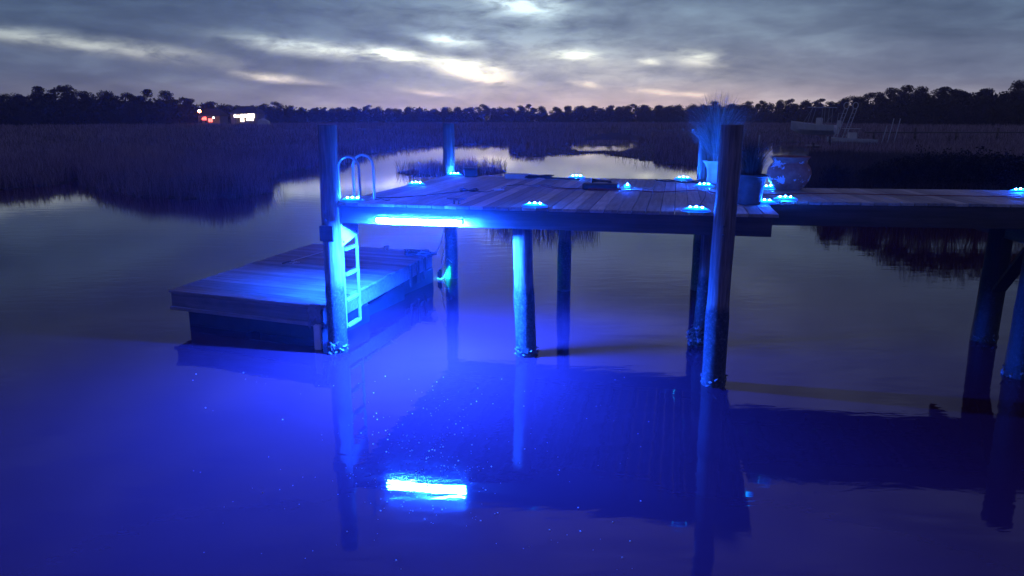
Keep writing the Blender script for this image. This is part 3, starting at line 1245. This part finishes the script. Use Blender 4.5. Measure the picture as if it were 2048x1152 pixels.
# old rope heaped on its far right corner, trailing to the piling
rp = MB()
pr0 = at(872, 509, ZF)
pts = []
for k in range(150):
    a = k * .42
    pts.append((pr0.x - .20 + .24 * math.sin(a) * (1 - k / 400) - k * .0016, pr0.y - .15 + .16 * math.cos(a * 1.13), ZF + .02 + .05 * abs(math.sin(a * .23)) + k * .0002))
rp.tube(pts, .013, 6)
tag(rp.build('mooring_rope', M['rubber'], None, True), 'dark rope heaped on the far right corner of the floating dock', 'rope')
rp = MB()
pa, pb_ = Vector((pr0.x - .02, pr0.y, ZF + .03)), D(-.06, 4.58, 1.05)
rp.tube([pa.lerp(pb_, k / 10) - Vector((0, 0, .10 * math.sin(k / 10 * PI))) for k in range(11)], .009, 6)
tag(rp.build('mooring_rope', M['cloth'], None, True), 'slack line from the floating dock up to the rear left piling', 'rope')

# fishing rod resting on a little stand
pr_ = at(566, 533, ZF)
rod = thing('fishing_rod', (pr_.x, pr_.y, ZF), 0, 'thin fishing rod resting on a small stand on the floating dock', 'fishing rod')
e_ = atd(668, 497, pr_.y + 1.55) - Vector((pr_.x, pr_.y, ZF))
mb = MB()
p0_ = Vector((0, 0, .055))
mb.tube([p0_, p0_ + (e_ - p0_) * .14], .013, 8)
mb.build('grip', M['rubber'], rod, True)
mb = MB()
mb.tube([p0_ + (e_ - p0_) * .14, p0_ + (e_ - p0_) * .6, e_], .006, 6, radii=[.008, .006, .003])
mb.build('blank', M['whitep'], rod, True)
mb = MB()
q_ = p0_ + (e_ - p0_) * .2
mb.tube([q_, (q_.x, q_.y, .012)], .008, 6)
mb.tube([(q_.x - .08, q_.y, .01), (q_.x + .09, q_.y + .03, .01)], .007, 6)
mb.tube([(q_.x, q_.y - .09, .01), (q_.x + .02, q_.y + .09, .01)], .007, 6)
mb.build('stand', M['whitep'], rod, True)

# folded pale scrap on the floating dock
ps = at(773, 502, ZF)
mb = MB()
vs = [(-.06, .0, .10), (.06, .0, .11), (.055, .015, .05), (.0, .01, .004), (-.045, .02, .05), (-.05, .05, .095), (.05, .05, .10), (.01, .04, .004)]
mb.add(vs, [(0, 1, 2, 3, 4), (5, 7, 6), (0, 5, 6, 1), (1, 6, 7, 3, 2), (0, 4, 3, 7, 5)])
o = mb.build('plastic_scoop', M['frost'])
o.location = (ps.x, ps.y, ZF)
tag(o, 'small pale plastic scoop standing on the floating dock behind the ladder', 'scoop')

# ------------------------------------------------------------------ blue LED pods
pod_spots = [
    (905, 352, 'blue LED light at the foot of the rear left piling', 0),
    (823, 371, 'small blue LED light on the left deck edge between ladder and rear piling', 0),
    (700, 403, 'blue LED light at the foot of the near ladder handrail', 0),
    (1072, 413, 'blue LED light on the front deck edge right of the tube light', 0),
    (1153, 357, 'blue LED light on the rear deck edge behind the black tool case', 0),
    (1366, 358, 'blue LED light at the rear deck edge among black cables', 0),
    (1408, 374, 'blue LED light in front of the white pot', 0),
    (1392, 423, 'blue LED light on the front deck edge left of the right piling', 0),
    (1541, 378, 'blue LED light on the deck edge in front of the terracotta urn', 0),
    (1528, 408, 'blue LED light on the deck corner beside the grey planter', 0),
    (1570, 401, 'blue LED light on the front edge of the walkway start', 0),
    (2040, 385, 'blue LED light on the walkway at the right edge of the photo', 0),
]
pods = []
pod = thing('led_light', (0, 0, ZD), -A, 'x', 'light', 'blue LED lights along the deck edges')
mb = MB()
nn_, mm_ = 28, 6
vs, fs = [], []
for j in range(mm_ + 1):
    e_ = j / mm_ * PI / 2
    for k in range(nn_):
        a = 2 * PI * k / nn_
        vs.append((.160 * math.cos(e_) * math.copysign(abs(math.cos(a)) ** .8, math.cos(a)), .080 * math.cos(e_) * math.sin(a), .002 + .048 * math.sin(e_)))
for j in range(mm_):
    for k in range(nn_):
        a, b_ = j * nn_ + k, j * nn_ + (k + 1) % nn_
        fs.append((a, b_, b_ + nn_, a + nn_))
fs.append(tuple(range(nn_))[::-1])
mb.add(vs, fs)
mb.build('light_cover', M['halo_dome'], pod, True)  # added glowing dome, the painted halo around the diodes
for k in (-1, 0, 1):
    mb = MB()
    mb.lathe([(.0125, 0), (.0125, .006), (.009, .013), (.003, .016)], (k * .066, 0, .046 - .006 * abs(k)), 12)
    mb.build('diode', M['led'], pod, True)
for i, (px, py, lab, _) in enumerate(pod_spots):
    o = pod if i == 0 else copy_tree(pod)
    p = at(px, py, ZD)
    q = L(p)
    if px < 2000:
        q.x = max(.14, q.x)
        q.y = max(.03, min(DV - .05, q.y))
        if px == 1072 or px == 1392:
            q.y = .035
        p = D(q.x, q.y, ZD)
        if px in (1541, 1570):
            p = at(px, py, ZD)
    o.location = (p.x, p.y, ZD + .002)
    o.rotation_euler = (0, 0, -A + random.uniform(-.15, .15))
    o['label'] = lab


def cord(name, pix, r_, mat, label, z=ZD, cat='cord', lift=.0, wig=.0):
    pts = []
    n = len(pix)
    P_ = [at(x, y, z) for x, y in pix]
    out = []
    for i in range(n - 1):
        p0, p1, p2, p3 = P_[max(i - 1, 0)], P_[i], P_[i + 1], P_[min(i + 2, n - 1)]
        for k in range(6):
            t_ = k / 6
            q = .5 * ((2 * p1) + (p2 - p0) * t_ + (2 * p0 - 5 * p1 + 4 * p2 - p3) * t_ * t_ + (3 * p1 - p0 - 3 * p2 + p3) * t_ ** 3)
            out.append(Vector((q.x + random.uniform(-wig, wig), q.y + random.uniform(-wig, wig), z + r_ + .003 + lift * abs(math.sin(i + t_ * PI)))))
    out.append(P_[-1] + Vector((0, 0, r_ + .003)))
    mb = MB()
    mb.tube(out, r_, 6)
    o_ = mb.build(name, M[mat], None, True)
    return tag(o_, label, cat)


cord('power_cord', [(752, 397), (800, 396), (860, 391), (905, 386), (925, 385)], .007, 'rubber', 'thin black cord from the ladder to the figure of eight coil')
c8 = []
cc = at(938, 384, ZD)
for k in range(90):
    a = k / 90 * 2 * PI * 4
    c8.append((cc.x + .13 * math.sin(a) + .006 * math.cos(k), cc.y + .16 * math.sin(2 * a) + .02 * math.sin(k * .3), ZD + .012 + .022 * (k / 90) + .01 * abs(math.sin(a))))
mb = MB()
mb.tube(c8, .006, 6)
tag(mb.build('coiled_cord', M['rubber'], None, True), 'black cord coiled in a figure of eight on the deck boards', 'cord')
cord('power_cord', [(955, 384), (975, 385), (988, 381)], .006, 'rubber', 'short black cord between the coil and the white plug')
cord('power_cord', [(1000, 379), (1012, 373), (1030, 371), (1050, 371), (1070, 373), (1090, 371), (1115, 376), (1170, 379)], .006, 'rubber', 'black cord from the white plug to the tool case')
cord('power_cord', [(748, 401), (762, 399), (772, 402), (780, 401)], .005, 'rubber', 'short stray cord end on the front deck edge near the ladder')
cord('red_cable', [(1235, 376), (1240, 381), (1270, 382), (1310, 385), (1350, 384), (1400, 382), (1440, 388), (1500, 392), (1560, 390), (1620, 388), (1700, 389), (1800, 391), (1920, 393), (2047, 395)], .006, 'red',
     'thin red cable running right from the tool case along the walkway')
cord('red_cable', [(1080, 372), (1110, 378), (1140, 379), (1180, 379)], .006, 'red', 'thin red cable end left of the tool case')
cord('power_cord', [(1310, 360), (1330, 364), (1360, 363), (1385, 364), (1405, 369)], .009, 'rubber', 'black cable loop at the rear deck edge by the LED light')
cord('power_cord', [(1312, 362), (1340, 361), (1362, 366), (1400, 366), (1416, 364)], .009, 'rubber', 'second black cable crossing the loop at the rear deck edge')
cord('power_cord', [(1408, 376), (1411, 392), (1402, 408), (1396, 420)], .005, 'rubber', 'thin cord joining two LED lights left of the right piling')
# white plug
pp = at(994, 381, ZD)
pl = thing('white_plug', (pp.x, pp.y, ZD), -.2, 'white inline plug lying between two black cords on the deck', 'plug')
mb = MB()
mb.box((0, 0, .016), (.13, .05, .028), None, .008)
mb.build('body', M['whitep'], pl)
mb = MB()
mb.box((.085, .01, .014), (.04, .03, .02), None, .004)
mb.build('connector', M['whitep'], pl)

# battery box with a thin aerial
pb = D(.52, 4.42, ZD)
bb = thing('battery_box', pb, -A, 'black battery box with a thin upright aerial at the rear deck edge', 'box')
mb = MB()
mb.box((0, 0, .075), (.24, .16, .14), None, .012)
mb.build('case', M['blackp'], bb)
mb = MB()
mb.box((0, 0, .155), (.255, .175, .022), None, .006)
mb.build('lid', M['blackp'], bb)
mb = MB()
mb.tube([(-.14, 0, .0), (-.14, 0, .26)], .004, 6)
mb.build('aerial', M['whitep'], bb)

# clear tray
pt = at(1035, 357, ZD)
tr = thing('plastic_tray', (pt.x, pt.y - .05, ZD), -A, 'shallow clear plastic tray on the rear of the deck', 'tray')
mb = MB()
mb.box((0, 0, .008), (.42, .22, .010), None, .003)
mb.build('bottom', M['frost'], tr)
for (x, y, sx, sy) in ((0, .108, .42, .008), (0, -.108, .42, .008), (.207, 0, .008, .2), (-.207, 0, .008, .2)):
    mb = MB()
    mb.box((x, y, .05), (sx, sy, .074), None, .002)
    mb.build('side', M['frost'], tr)
mb = MB()
mb.box((.05, 0, .04), (.2, .14, .05), None, .006)
mb.build('insert', M['blackp'], tr)

# black bundle of strap and cable beside the tray
pk = at(1078, 358, ZD)
bl = thing('cable_bundle', (pk.x, pk.y - .1, ZD), -A, 'tangled bundle of black cables beside the clear tray', 'cable')
mb = MB()
pts = []
for k in range(220):
    a = k * .47
    pts.append((.24 * math.sin(a * 1.0) * random.uniform(.6, 1.05), .09 * math.cos(a * 1.37), .02 + .045 * abs(math.sin(a * .31)) + random.uniform(0, .012)))
mb.tube(pts, .009, 5)
mb.build('coil', M['rubber'], bl, True)
mb = MB()
mb.bar((.2, 0, .03), (.72, -.04, .02), .05, .03, (0, 0, 1), .004)
mb.build('strap', M['blackp'], bl)

# tool case with red hose coil
pc_ = at(1203, 380, ZD)
tcse = thing('tool_case', (pc_.x, pc_.y + .10, ZD), -A - .02, 'black tool case lying on the deck with a handle on top', 'case')
mb = MB()
mb.box((0, 0, .05), (.53, .26, .095), None, .02)
mb.build('case', M['blackp'], tcse)
mb = MB()
mb.tube([(-.13, 0, .095), (-.12, 0, .135), (-.04, .0, .125), (.10, .0, .122), (.14, 0, .112), (.15, 0, .095)], .018, 8, radii=[.02, .028, .016, .014, .024, .018])
mb.build('handle', M['rubber'], tcse, True)
mb = MB()
mb.tube([(-.145, -.02, .096), (-.145, -.02, .165)], .009, 8)
mb.build('knob', M['whitep'], tcse, True)
mb = MB()
pts = []
for k in range(120):
    a = k / 120 * 2 * PI * 3
    pts.append((pc_.x + .03 + (.235 + .01 * math.sin(k)) * math.cos(a), pc_.y - .09 + .055 * math.sin(a), ZD + .012 + .006 * (k / 40) + .004 * math.sin(a * 1.3)))
mb.tube(pts, .008, 6)
tag(mb.build('red_hose', M['red'], None, True), 'coiled red hose lying against the front of the tool case', 'hose')
# lit connector at the case's right end
pe = at(1248, 377, ZD)
cp = thing('led_lamp', (pe.x + .02, pe.y, ZD), -A, 'lit blue lamp with a bright lead at the right end of the tool case', 'light')
mb = MB()
mb.tube([(-.02, 0, .035), (.07, 0, .035)], .022, 10)
mb.build('body', M['gel'], cp, True)
mb = MB()
mb.lathe([(.012, 0), (.012, .008), (.004, .016)], (.03, -.0, .058), 10)
mb.build('diode', M['led'], cp, True)
mb = MB()
mb.tube([(.07, 0, .030), (.2, .01, .008), (.42, .03, .007)], .005, 6)
mb.build('lead', M['whitep'], cp, True)

# cleat
pcl = at(913, 408, ZD)
cle = thing('dock_cleat', (pcl.x, pcl.y, ZD), -A, 'dark horned cleat bolted on the front edge of the deck', 'cleat')
mb = MB()
mb.tube([(-.13, 0, .072), (-.09, 0, .062), (0, 0, .060), (.09, 0, .062), (.13, 0, .072)], .012, 8, radii=[.007, .012, .014, .012, .007])
mb.build('horns', M['iron'], cle, True)
for x in (-.035, .035):
    mb = MB()
    mb.tube([(x, 0, .0), (x * .9, 0, .056)], .011, 8, radii=[.018, .011])
    mb.build('foot', M['iron'], cle, True)

# ------------------------------------------------------------------ pots
def pot(name, p, prof, mat, label, cat='pot', n=36, soil=None):
    t_ = thing(name, (p.x, p.y, ZD), 0, label, cat)
    mb = MB()
    mb.lathe(prof, (0, 0, .002), n)
    mb.build('body', mat, t_, True)
    if soil:
        mb = MB()
        mb.lathe([(soil[0], soil[1] - .01), (soil[0] * .6, soil[1] + .012), (.01, soil[1] + .018)], (0, 0, 0), 20)
        mb.build('soil', M['soil'], t_, True)
    return t_


pw = D(4.80, 4.10, 0)
pot('white_pot', pw, [(.13, 0), (.135, .01), (.12, .10), (.13, .22), (.165, .31), (.20, .345), (.205, .36), (.185, .36), (.15, .31), (.11, .30)], M['whitep'], 'flared white pot holding the tall fountain grass', 'pot', soil=(.15, .315))


def tussock(name, p, z0, n, H, R0, spread, mat, label, width=.004, cat='plant'):
    """arching fountain grass: three-segment blades in one mesh"""
    mb_v, fs_, rr = [], [], []
    for k in range(n):
        a = random.uniform(0, 2 * PI)
        r0 = R0 * math.sqrt(random.random())
        h_ = H * random.uniform(.55, 1.08)
        sp = spread * random.uniform(.05, 1.0) ** 1.1
        wv = Vector((math.cos(a + PI / 2), math.sin(a + PI / 2), 0)) * width * random.uniform(.6, 1.3)
        base_ = Vector((math.cos(a) * r0, math.sin(a) * r0, 0))
        o0 = len(mb_v)
        rn = random.random()
        segs = 5
        for i in range(segs + 1):
            t_ = i / segs
            out = r0 * 0 + sp * t_ ** 1.9
            zz = h_ * (t_ - .28 * (sp / spread) * t_ ** 3)
            c_ = base_ + Vector((math.cos(a) * out, math.sin(a) * out, zz))
            ww = wv * (1 - t_ * .85)
            mb_v += [tuple(c_ - ww), tuple(c_ + ww)]
            rr += [rn, rn]
        for i in range(segs):
            q = o0 + i * 2
            fs_.append((q, q + 1, q + 3, q + 2))
    me_ = bpy.data.meshes.new(name)
    me_.from_pydata(mb_v, [], fs_)
    at2 = me_.attributes.new('rnd', 'FLOAT', 'POINT')
    at2.data.foreach_set('value', rr)
    me_.materials.append(mat)
    o_ = bpy.data.objects.new(name, me_)
    COL.objects.link(o_)
    o_.location = (p.x, p.y, z0)
    return tag(o_, label, cat)


tussock('fountain_grass', pw, ZD + .31, 1300, 1.15, .12, .85, M['plume'], 'tall pale arching fountain grass growing in the white pot', .0042)

pg = at(1504, 411, ZD)
pg.y += .19
pot('grey_planter', pg, [(.155, 0), (.165, .008), (.17, .10), (.185, .25), (.205, .33), (.222, .345), (.222, .365), (.195, .365), (.18, .33), (.12, .32)], M['grey'], 'grey flower pot on the front corner of the deck', 'pot', soil=(.185, .335))
tussock('withered_plant', pg + Vector((.02, 0, 0)), ZD + .33, 760, .52, .13, .42, M['deadleaf'], 'dark withered plant growing in the grey flower pot', .0028)
pu = at(1585, 381, ZD)
pu.y += .2
pot('terracotta_urn', pu, [(.19, 0), (.20, .01), (.235, .05), (.295, .14), (.318, .23), (.305, .31), (.265, .37), (.235, .395), (.232, .415), (.275, .465), (.288, .482), (.275, .49), (.245, .465), (.20, .41), (.18, .35)],
    M['urn'], 'round bellied terracotta urn with peeling pale blue paint', 'urn', 48, soil=(.19, .36))

# ------------------------------------------------------------------ green lamp at the rear piling's waterline
gl = D(-.12, 4.60, 0)
gr = thing('green_lamp', gl, -A, 'small green lamp with cables glowing at the waterline of the rear left piling', 'light')
mb = MB()
mb.box((-.05, -.075, .10), (.09, .012, .12), None, .004)
mb.tube([(-.05, -.03, .118), (-.05, -.03, .20)], .035, 10)
mb.build('light_cover', M['blackp'], gr, True)
mb = MB()
mb.lathe([(.004, 0), (.020, .008), (.024, .02), (.022, .035)], (-.05, -.03, .085), 12)
mb.build('bulb', M['green'], gr, True)
for pts in ([(-.03, -.06, .20), (-.01, -.02, .45), (.05, .02, .7), (.02, .0, .95)], [(-.02, -.06, .20), (.1, -.05, .42), (.19, -.04, .34)], [(-.1, -.05, .02), (-.05, -.09, .012), (.02, -.06, .03), (.12, -.02, .26)]):
    mb = MB()
    mb.tube(pts, .007, 6)
    mb.build('cable', M['whitep'], gr, True)

# ------------------------------------------------------------------ foam flecks
pf = []
for k in range(420):
    if k < 230:
        px, py = random.gauss(850, 75), random.gauss(900, 75)
    elif k < 300:
        px, py = random.gauss(840, 90), random.uniform(930, 1010)
    else:
        px, py = random.uniform(380, 1300), random.uniform(740, 1140)
    if py > 1150 or py < 740:
        continue
    pf.append(at(px, py, 0))
mb = MB()
for p in pf:
    r_ = random.choice([.002, .0025, .003, .004, .0065])
    mb.lathe([(r_, -.001), (r_ * .9, r_ * .5), (r_ * .3, r_ * .9)], (p.x, p.y, .0005), 6)
tag(mb.build('foam_flecks', M['foam'], None), 'tiny white foam flecks floating on the creek', 'foam', None, 'stuff')

# ------------------------------------------------------------------ boats and far docks on the right
def hull_mesh(Ln, B, Hh, bow=.35):
    """V hull with flare; bow towards +x"""
    mb = MB()
    n = 12
    vs, fs = [], []
    for i in range(n + 1):
        t_ = i / n
        x = t_ * Ln
        k = 1 if t_ < .5 else 1 - ((t_ - .5) / .5) ** 2.2
        hb = max(.02, B / 2 * k)
        sheer = Hh * (1 + bow * t_ ** 2)
        keel = .0 if t_ < .6 else Hh * .55 * ((t_ - .6) / .4) ** 2
        for (yy, zz) in ((-hb, sheer), (-hb * .9, sheer * .45 + keel * .3), (0, keel), (hb * .9, sheer * .45 + keel * .3), (hb, sheer), (hb * .9, sheer - .04), (0, sheer * .55), (-hb * .9, sheer - .04)):
            vs.append((x, yy, zz))
    for i in range(n):
        for k in range(8):
            a, b_ = i * 8 + k, i * 8 + (k + 1) % 8
            fs.append((a, b_, b_ + 8, a + 8))
    fs.append(tuple(range(8)))
    fs.append(tuple(n * 8 + k for k in range(8))[::-1])
    mb.add(vs, fs)
    return mb


YB = 104
pb0 = atd(1672, 262, YB)
boat = thing('lifted_boat', (pb0.x, YB, .95), R(140), 'pale centre console boat with a tall canopy frame, raised on a lift', 'boat')
boat.scale = (1.2, 1.2, 1.35)
hull_mesh(5.3, 2.1, 1.0, .45).build('hull', M['hull'], boat, True)
mb = MB()
for (x, y) in ((.8, -.7), (.8, .7), (3.2, -.7), (3.2, .7), (1.6, -.5), (1.6, .5)):
    mb.tube([(x, y, .9), (x + (.0 if x < 3 else -.5), y * .9, 2.75)], .035, 6)
mb.tube([(.8, -.63, 2.0), (1.6, -.5, .95)], .03, 6)
mb.tube([(3.9, 0, 1.1), (2.9, 0, 2.75)], .03, 6)
mb.build('canopy_frame', M['alu'], boat, True)
mb = MB()
mb.box((1.8, 0, 2.80), (2.9, 1.5, .06), (0, -.02, 0), .02)
mb.build('canopy', M['hull'], boat)
mb = MB()
mb.box((2.0, 0, 1.3), (.6, .7, .9), None, .08)
mb.build('console', M['whitep'], boat)
mb = MB()
mb.box((-.25, 0, 1.1), (.45, .4, .75), None, .1)
mb.box((-.2, 0, .45), (.2, .14, .7), None, .04)
mb.build('outboard_motor', M['whitep'], boat)
mb = MB()
mb.tube([(-.1, .3, 1.3), (-.2, .3, 2.2), (-.6, .3, 2.2), (-.6, .3, 1.3)], .04, 6)
mb.build('rear_rail', M['alu'], boat, True)

for k, (bx, tx) in enumerate(((1672, 1693), (1690, 1711))):
    p0 = atd(bx, 272, YB - 6)
    lf = thing('boat_lift_rail', (p0.x, YB - 6, 0), 0, ['slanted boat lift rail with a looped head, left of two', 'slanted boat lift rail with a looped head, right of two'][k], 'boat lift', 'slanted boat lift rails')
    p1 = atd(tx, 212, YB - 6) - Vector((p0.x, YB - 6, 0))
    for dx in (-.22, .22):
        mb = MB()
        mb.tube([(dx - .4, 0, -.3), (p1.x + dx, 0, p1.z - .35)], .045, 6)
        mb.build('rail', M['hull'], lf, True)
    mb = MB()
    mb.tube([(p1.x + .35 * math.cos(a), 0, p1.z + .05 + .42 * math.sin(a)) for a in np.linspace(0, 2 * PI, 14)], .05, 6)
    mb.build('head_loop', M['hull'], lf, True)
    mb = MB()
    for q in np.linspace(.1, .8, 7):
        x_ = -.4 + (p1.x + .4) * q
        mb.tube([(x_ - .22, 0, p1.z * q), (x_ + .25, 0, p1.z * q)], .02, 5)
    mb.build('crossbars', M['hull'], lf)

YS = 82
p0 = atd(1748, 293, YS)
sk = thing('skiff', (p0.x, YS, .30), R(176), 'low pale skiff with a small canopy moored behind the reeds', 'boat')
hull_mesh(5.2, 1.8, .62, .5).build('hull', M['hull'], sk, True)
mb = MB()
mb.box((2.5, 0, .95), (.8, .8, .8), None, .08)
mb.build('console', M['whitep'], sk)
mb = MB()
for (x, y) in ((2.1, -.5), (2.1, .5), (3.2, -.5), (3.2, .5)):
    mb.tube([(x, y, .6), (x, y, 1.72)], .03, 5)
mb.build('canopy_frame', M['alu'], sk)
mb = MB()
mb.box((2.65, 0, 1.76), (1.6, 1.3, .06), None, .02)
mb.build('canopy', M['whitep'], sk)
mb = MB()
mb.box((4.3, 0, .72), (1.3, 1.0, .12), None, .05)
mb.build('foredeck', M['whitep'], sk)

p0 = atd(1650, 290, 80)
fd = thing('mooring_platform', (p0.x, 80, 0), 0, 'small low mooring platform with a dark post left of the skiff', 'platform')
mb = MB()
mb.box((0, 0, .30), (3.6, 2.0, .10), None, .01)
mb.build('deck_boards', M['deck'], fd)
mb = MB()
mb.box((0, -1.0, .16), (3.6, .08, .18), None, .01)
mb.build('fascia', M['beam'], fd)
for x in (-1.7, 0, 1.6):
    mb = MB()
    mb.tube([(x, -1.1, -.8), (x, -1.1, 1.3 if x == 0 else .6)], .12, 8)
    mb.build('post', M['pile'], fd, True)

# far pier
YP = 96
a_ = atd(1735, 262, YP)
fp = thing('far_pier', (a_.x, YP, 0), 0, 'long dark pier on posts crossing the right marsh', 'pier')
mb = MB()
mb.box((16, 0, 1.42), (32, 1.5, .14), None, .01)
mb.build('deck_boards', M['beam'], fp)
for k in range(7):
    mb = MB()
    mb.tube([(.6 + k * 5.3, -.6, -.8), (.6 + k * 5.3, -.6, 2.0 if k % 2 else 1.5)], .14, 8)
    mb.build('post', M['pile'], fp, True)
for k, px in enumerate((1764, 1776, 1789)):
    q0 = atd(px, 288, YP - 8)
    sp_ = thing('mooring_pole', (q0.x, YP - 8, 0), 0, ['short mooring pole nearest the far pier end', 'left of two tall thin poles leaning by the pier', 'right of two tall thin poles leaning by the pier'][k], 'pole', 'mooring poles by the far pier')
    mb = MB()
    hgt = 2.3 if k == 0 else 3.1
    mb.tube([(-.25, 0, -.6), (.35, 0, hgt)], .05, 8)
    mb.build('pole', M['hull'], sp_, True)
    mb = MB()
    mb.tube([(.35, 0, hgt), (.36, 0, hgt + .05)], .07, 8)
    mb.build('cap', M['whitep'], sp_, True)
q0 = at(1517, 300, 0)
mk = thing('marker_post', (q0.x, q0.y, 0), 0, 'thin pale marker post standing by the far channel behind the urn', 'post')
mb = MB()
mb.tube([(0, 0, -.5), (0, 0, 1.45)], .08, 8)
mb.build('post', M['hull'], mk, True)
mb = MB()
mb.tube([(0, 0, 1.452), (0, 0, 1.5)], .1, 8)
mb.build('cap', M['whitep'], mk, True)

# ------------------------------------------------------------------ lit houses in the left treeline
warm = mat_emit('lit porch window', (1.0, .80, .62), 4.5)
orange = mat_emit('orange lamp', (1.0, .30, .08), 90)
redl = mat_emit('red lamp', (1.0, .10, .08), 5)
cool = mat_emit('white yard lamp', (.9, .95, 1.0), 8)
wallm = mat_plain('house wall', (.32, .30, .28), .8, 0, .15, 1, 0)
roofm = mat_plain('house roof', (.05, .05, .06), .8, 0, .2, 2, 0)


def house(px, Y, wd, ht, label, lit):
    p_ = atd(px, 240, Y)
    h = thing('house', (p_.x, Y, 1.1), 0, label, 'house')
    mb = MB()
    mb.box((0, 3, ht / 2), (wd, 6, ht), None, 0)
    mb.build('wall', wallm, h)
    mb = MB()
    e = .5
    mb.add([(-wd / 2 - e, -e, ht + .01), (wd / 2 + e, -e, ht + .01), (wd / 2 + e, 6 + e, ht + .01), (-wd / 2 - e, 6 + e, ht + .01), (-wd / 4, 3, ht + 2.0), (wd / 4, 3, ht + 2.0)],
           [(0, 1, 5, 4), (2, 3, 4, 5), (1, 2, 5), (3, 0, 4), (0, 3, 2, 1)])
    mb.build('roof', roofm, h)
    for (x, z, sx, sz, mat) in lit:
        mb = MB()
        mb.box((x, -.04, z), (sx, .06, sz), None, 0)
        wn = mb.build('window', mat, h)
        mb = MB()
        for (bx, bz, bsx, bsz) in ((0, sz / 2 + .05, sx + .2, .1), (0, -sz / 2 - .05, sx + .2, .1), (0, 0, .08, sz - .02)):
            mb.box((x + bx, -.085, z + bz), (bsx, .03, bsz), None, 0)
        mb.build('frame', M['whitep'], wn)
    return h


house(489, 204, 7.5, 3.6, 'white lit house in the left treeline', [(-2.0, 2.9, 1.6, .7, warm), (-.1, 3.0, 1.7, .9, warm), (1.9, 3.0, 1.9, 1.1, warm), (-.6, 1.9, 1.0, .9, warm), (1.5, 2.0, 2.0, .5, warm)])
house(418, 207, 6.0, 3.0, 'dark house with a red glowing porch left of the white lit house', [(-1.3, 2.3, 1.2, .8, redl), (.4, 1.8, 1.1, .9, redl)])


def yard_lamp(px, py, Y, mat, label, r_=.22):
    p_ = atd(px, py, Y)
    y_ = thing('yard_lamp', (p_.x, Y, 0), 0, label, 'lamp')
    mb = MB()
    mb.tube([(0, 0, -.3), (0, 0, p_.z - .1)], .07, 6)
    mb.build('pole', M['iron'], y_)
    mb = MB()
    mb.lathe([(r_ * .4, -r_), (r_, -r_ * .5), (r_, r_ * .5), (r_ * .4, r_)], (0, 0, p_.z + r_), 12)
    mb.build('lamp_head', mat, y_, True)


yard_lamp(399, 225, 200, orange, 'orange yard lamp on a pole in the left treeline', .35)
yard_lamp(427, 237, 200, cool, 'small white yard lamp low beside the red glowing porch', .22)
yard_lamp(470, 232, 200, cool, 'small white yard lamp left of the white lit house', .20)
p_ = atd(538, 243, 200)
mb = MB()
mb.add([(-2, 0, 0), (2, 0, 0), (2, 2.5, 0), (-2, 2.5, 0), (-1.6, .3, 2.4), (1.6, .3, 2.0), (1.5, 2.2, 2.0), (-1.5, 2.2, 2.5), (-.2, 1.2, 3.0)],
       [(0, 1, 5, 4), (1, 2, 6, 5), (2, 3, 7, 6), (3, 0, 4, 7), (4, 5, 8), (5, 6, 8), (6, 7, 8), (7, 4, 8), (3, 2, 1, 0)])
o = mb.build('boat_tarpaulin', M['hull'])
o.location = (p_.x, 195, 1.1)
o.scale = (.8, .8, .8)
tag(o, 'pale tarpaulin heap at the marsh edge right of the lit house', 'tarpaulin')

# ------------------------------------------------------------------ added glow haze
ADDED_HAZE = .0005  # thin volume added so the lamps scatter a glow like lens glare
if ADDED_HAZE:
    mb = MB()
    mb.box((0, 260, 12.0), (1300, 640, 28.0))
    hz = mb.build('haze', M['mud'])  # added volume that scatters a glow around the lamps
    hz.data.materials.clear()
    m = bpy.data.materials.new('added glow haze')
    m.use_nodes = True
    t = NT(m.node_tree)
    t.n.clear()
    v = t.node('ShaderNodeVolumePrincipled')
    v.inputs['Color'].default_value = (.88, .74, .98, 1)
    v.inputs['Density'].default_value = ADDED_HAZE
    v.inputs['Anisotropy'].default_value = .75
    oo = t.node('ShaderNodeOutputMaterial')
    t.l.new(v.outputs[0], oo.inputs['Volume'])
    m.cycles.volume_sampling = 'EQUIANGULAR'
    m.cycles.homogeneous_volume = True
    hz.data.materials.append(m)
    tag(hz, 'thin added glow haze over the creek and marsh', 'haze', None, 'stuff')
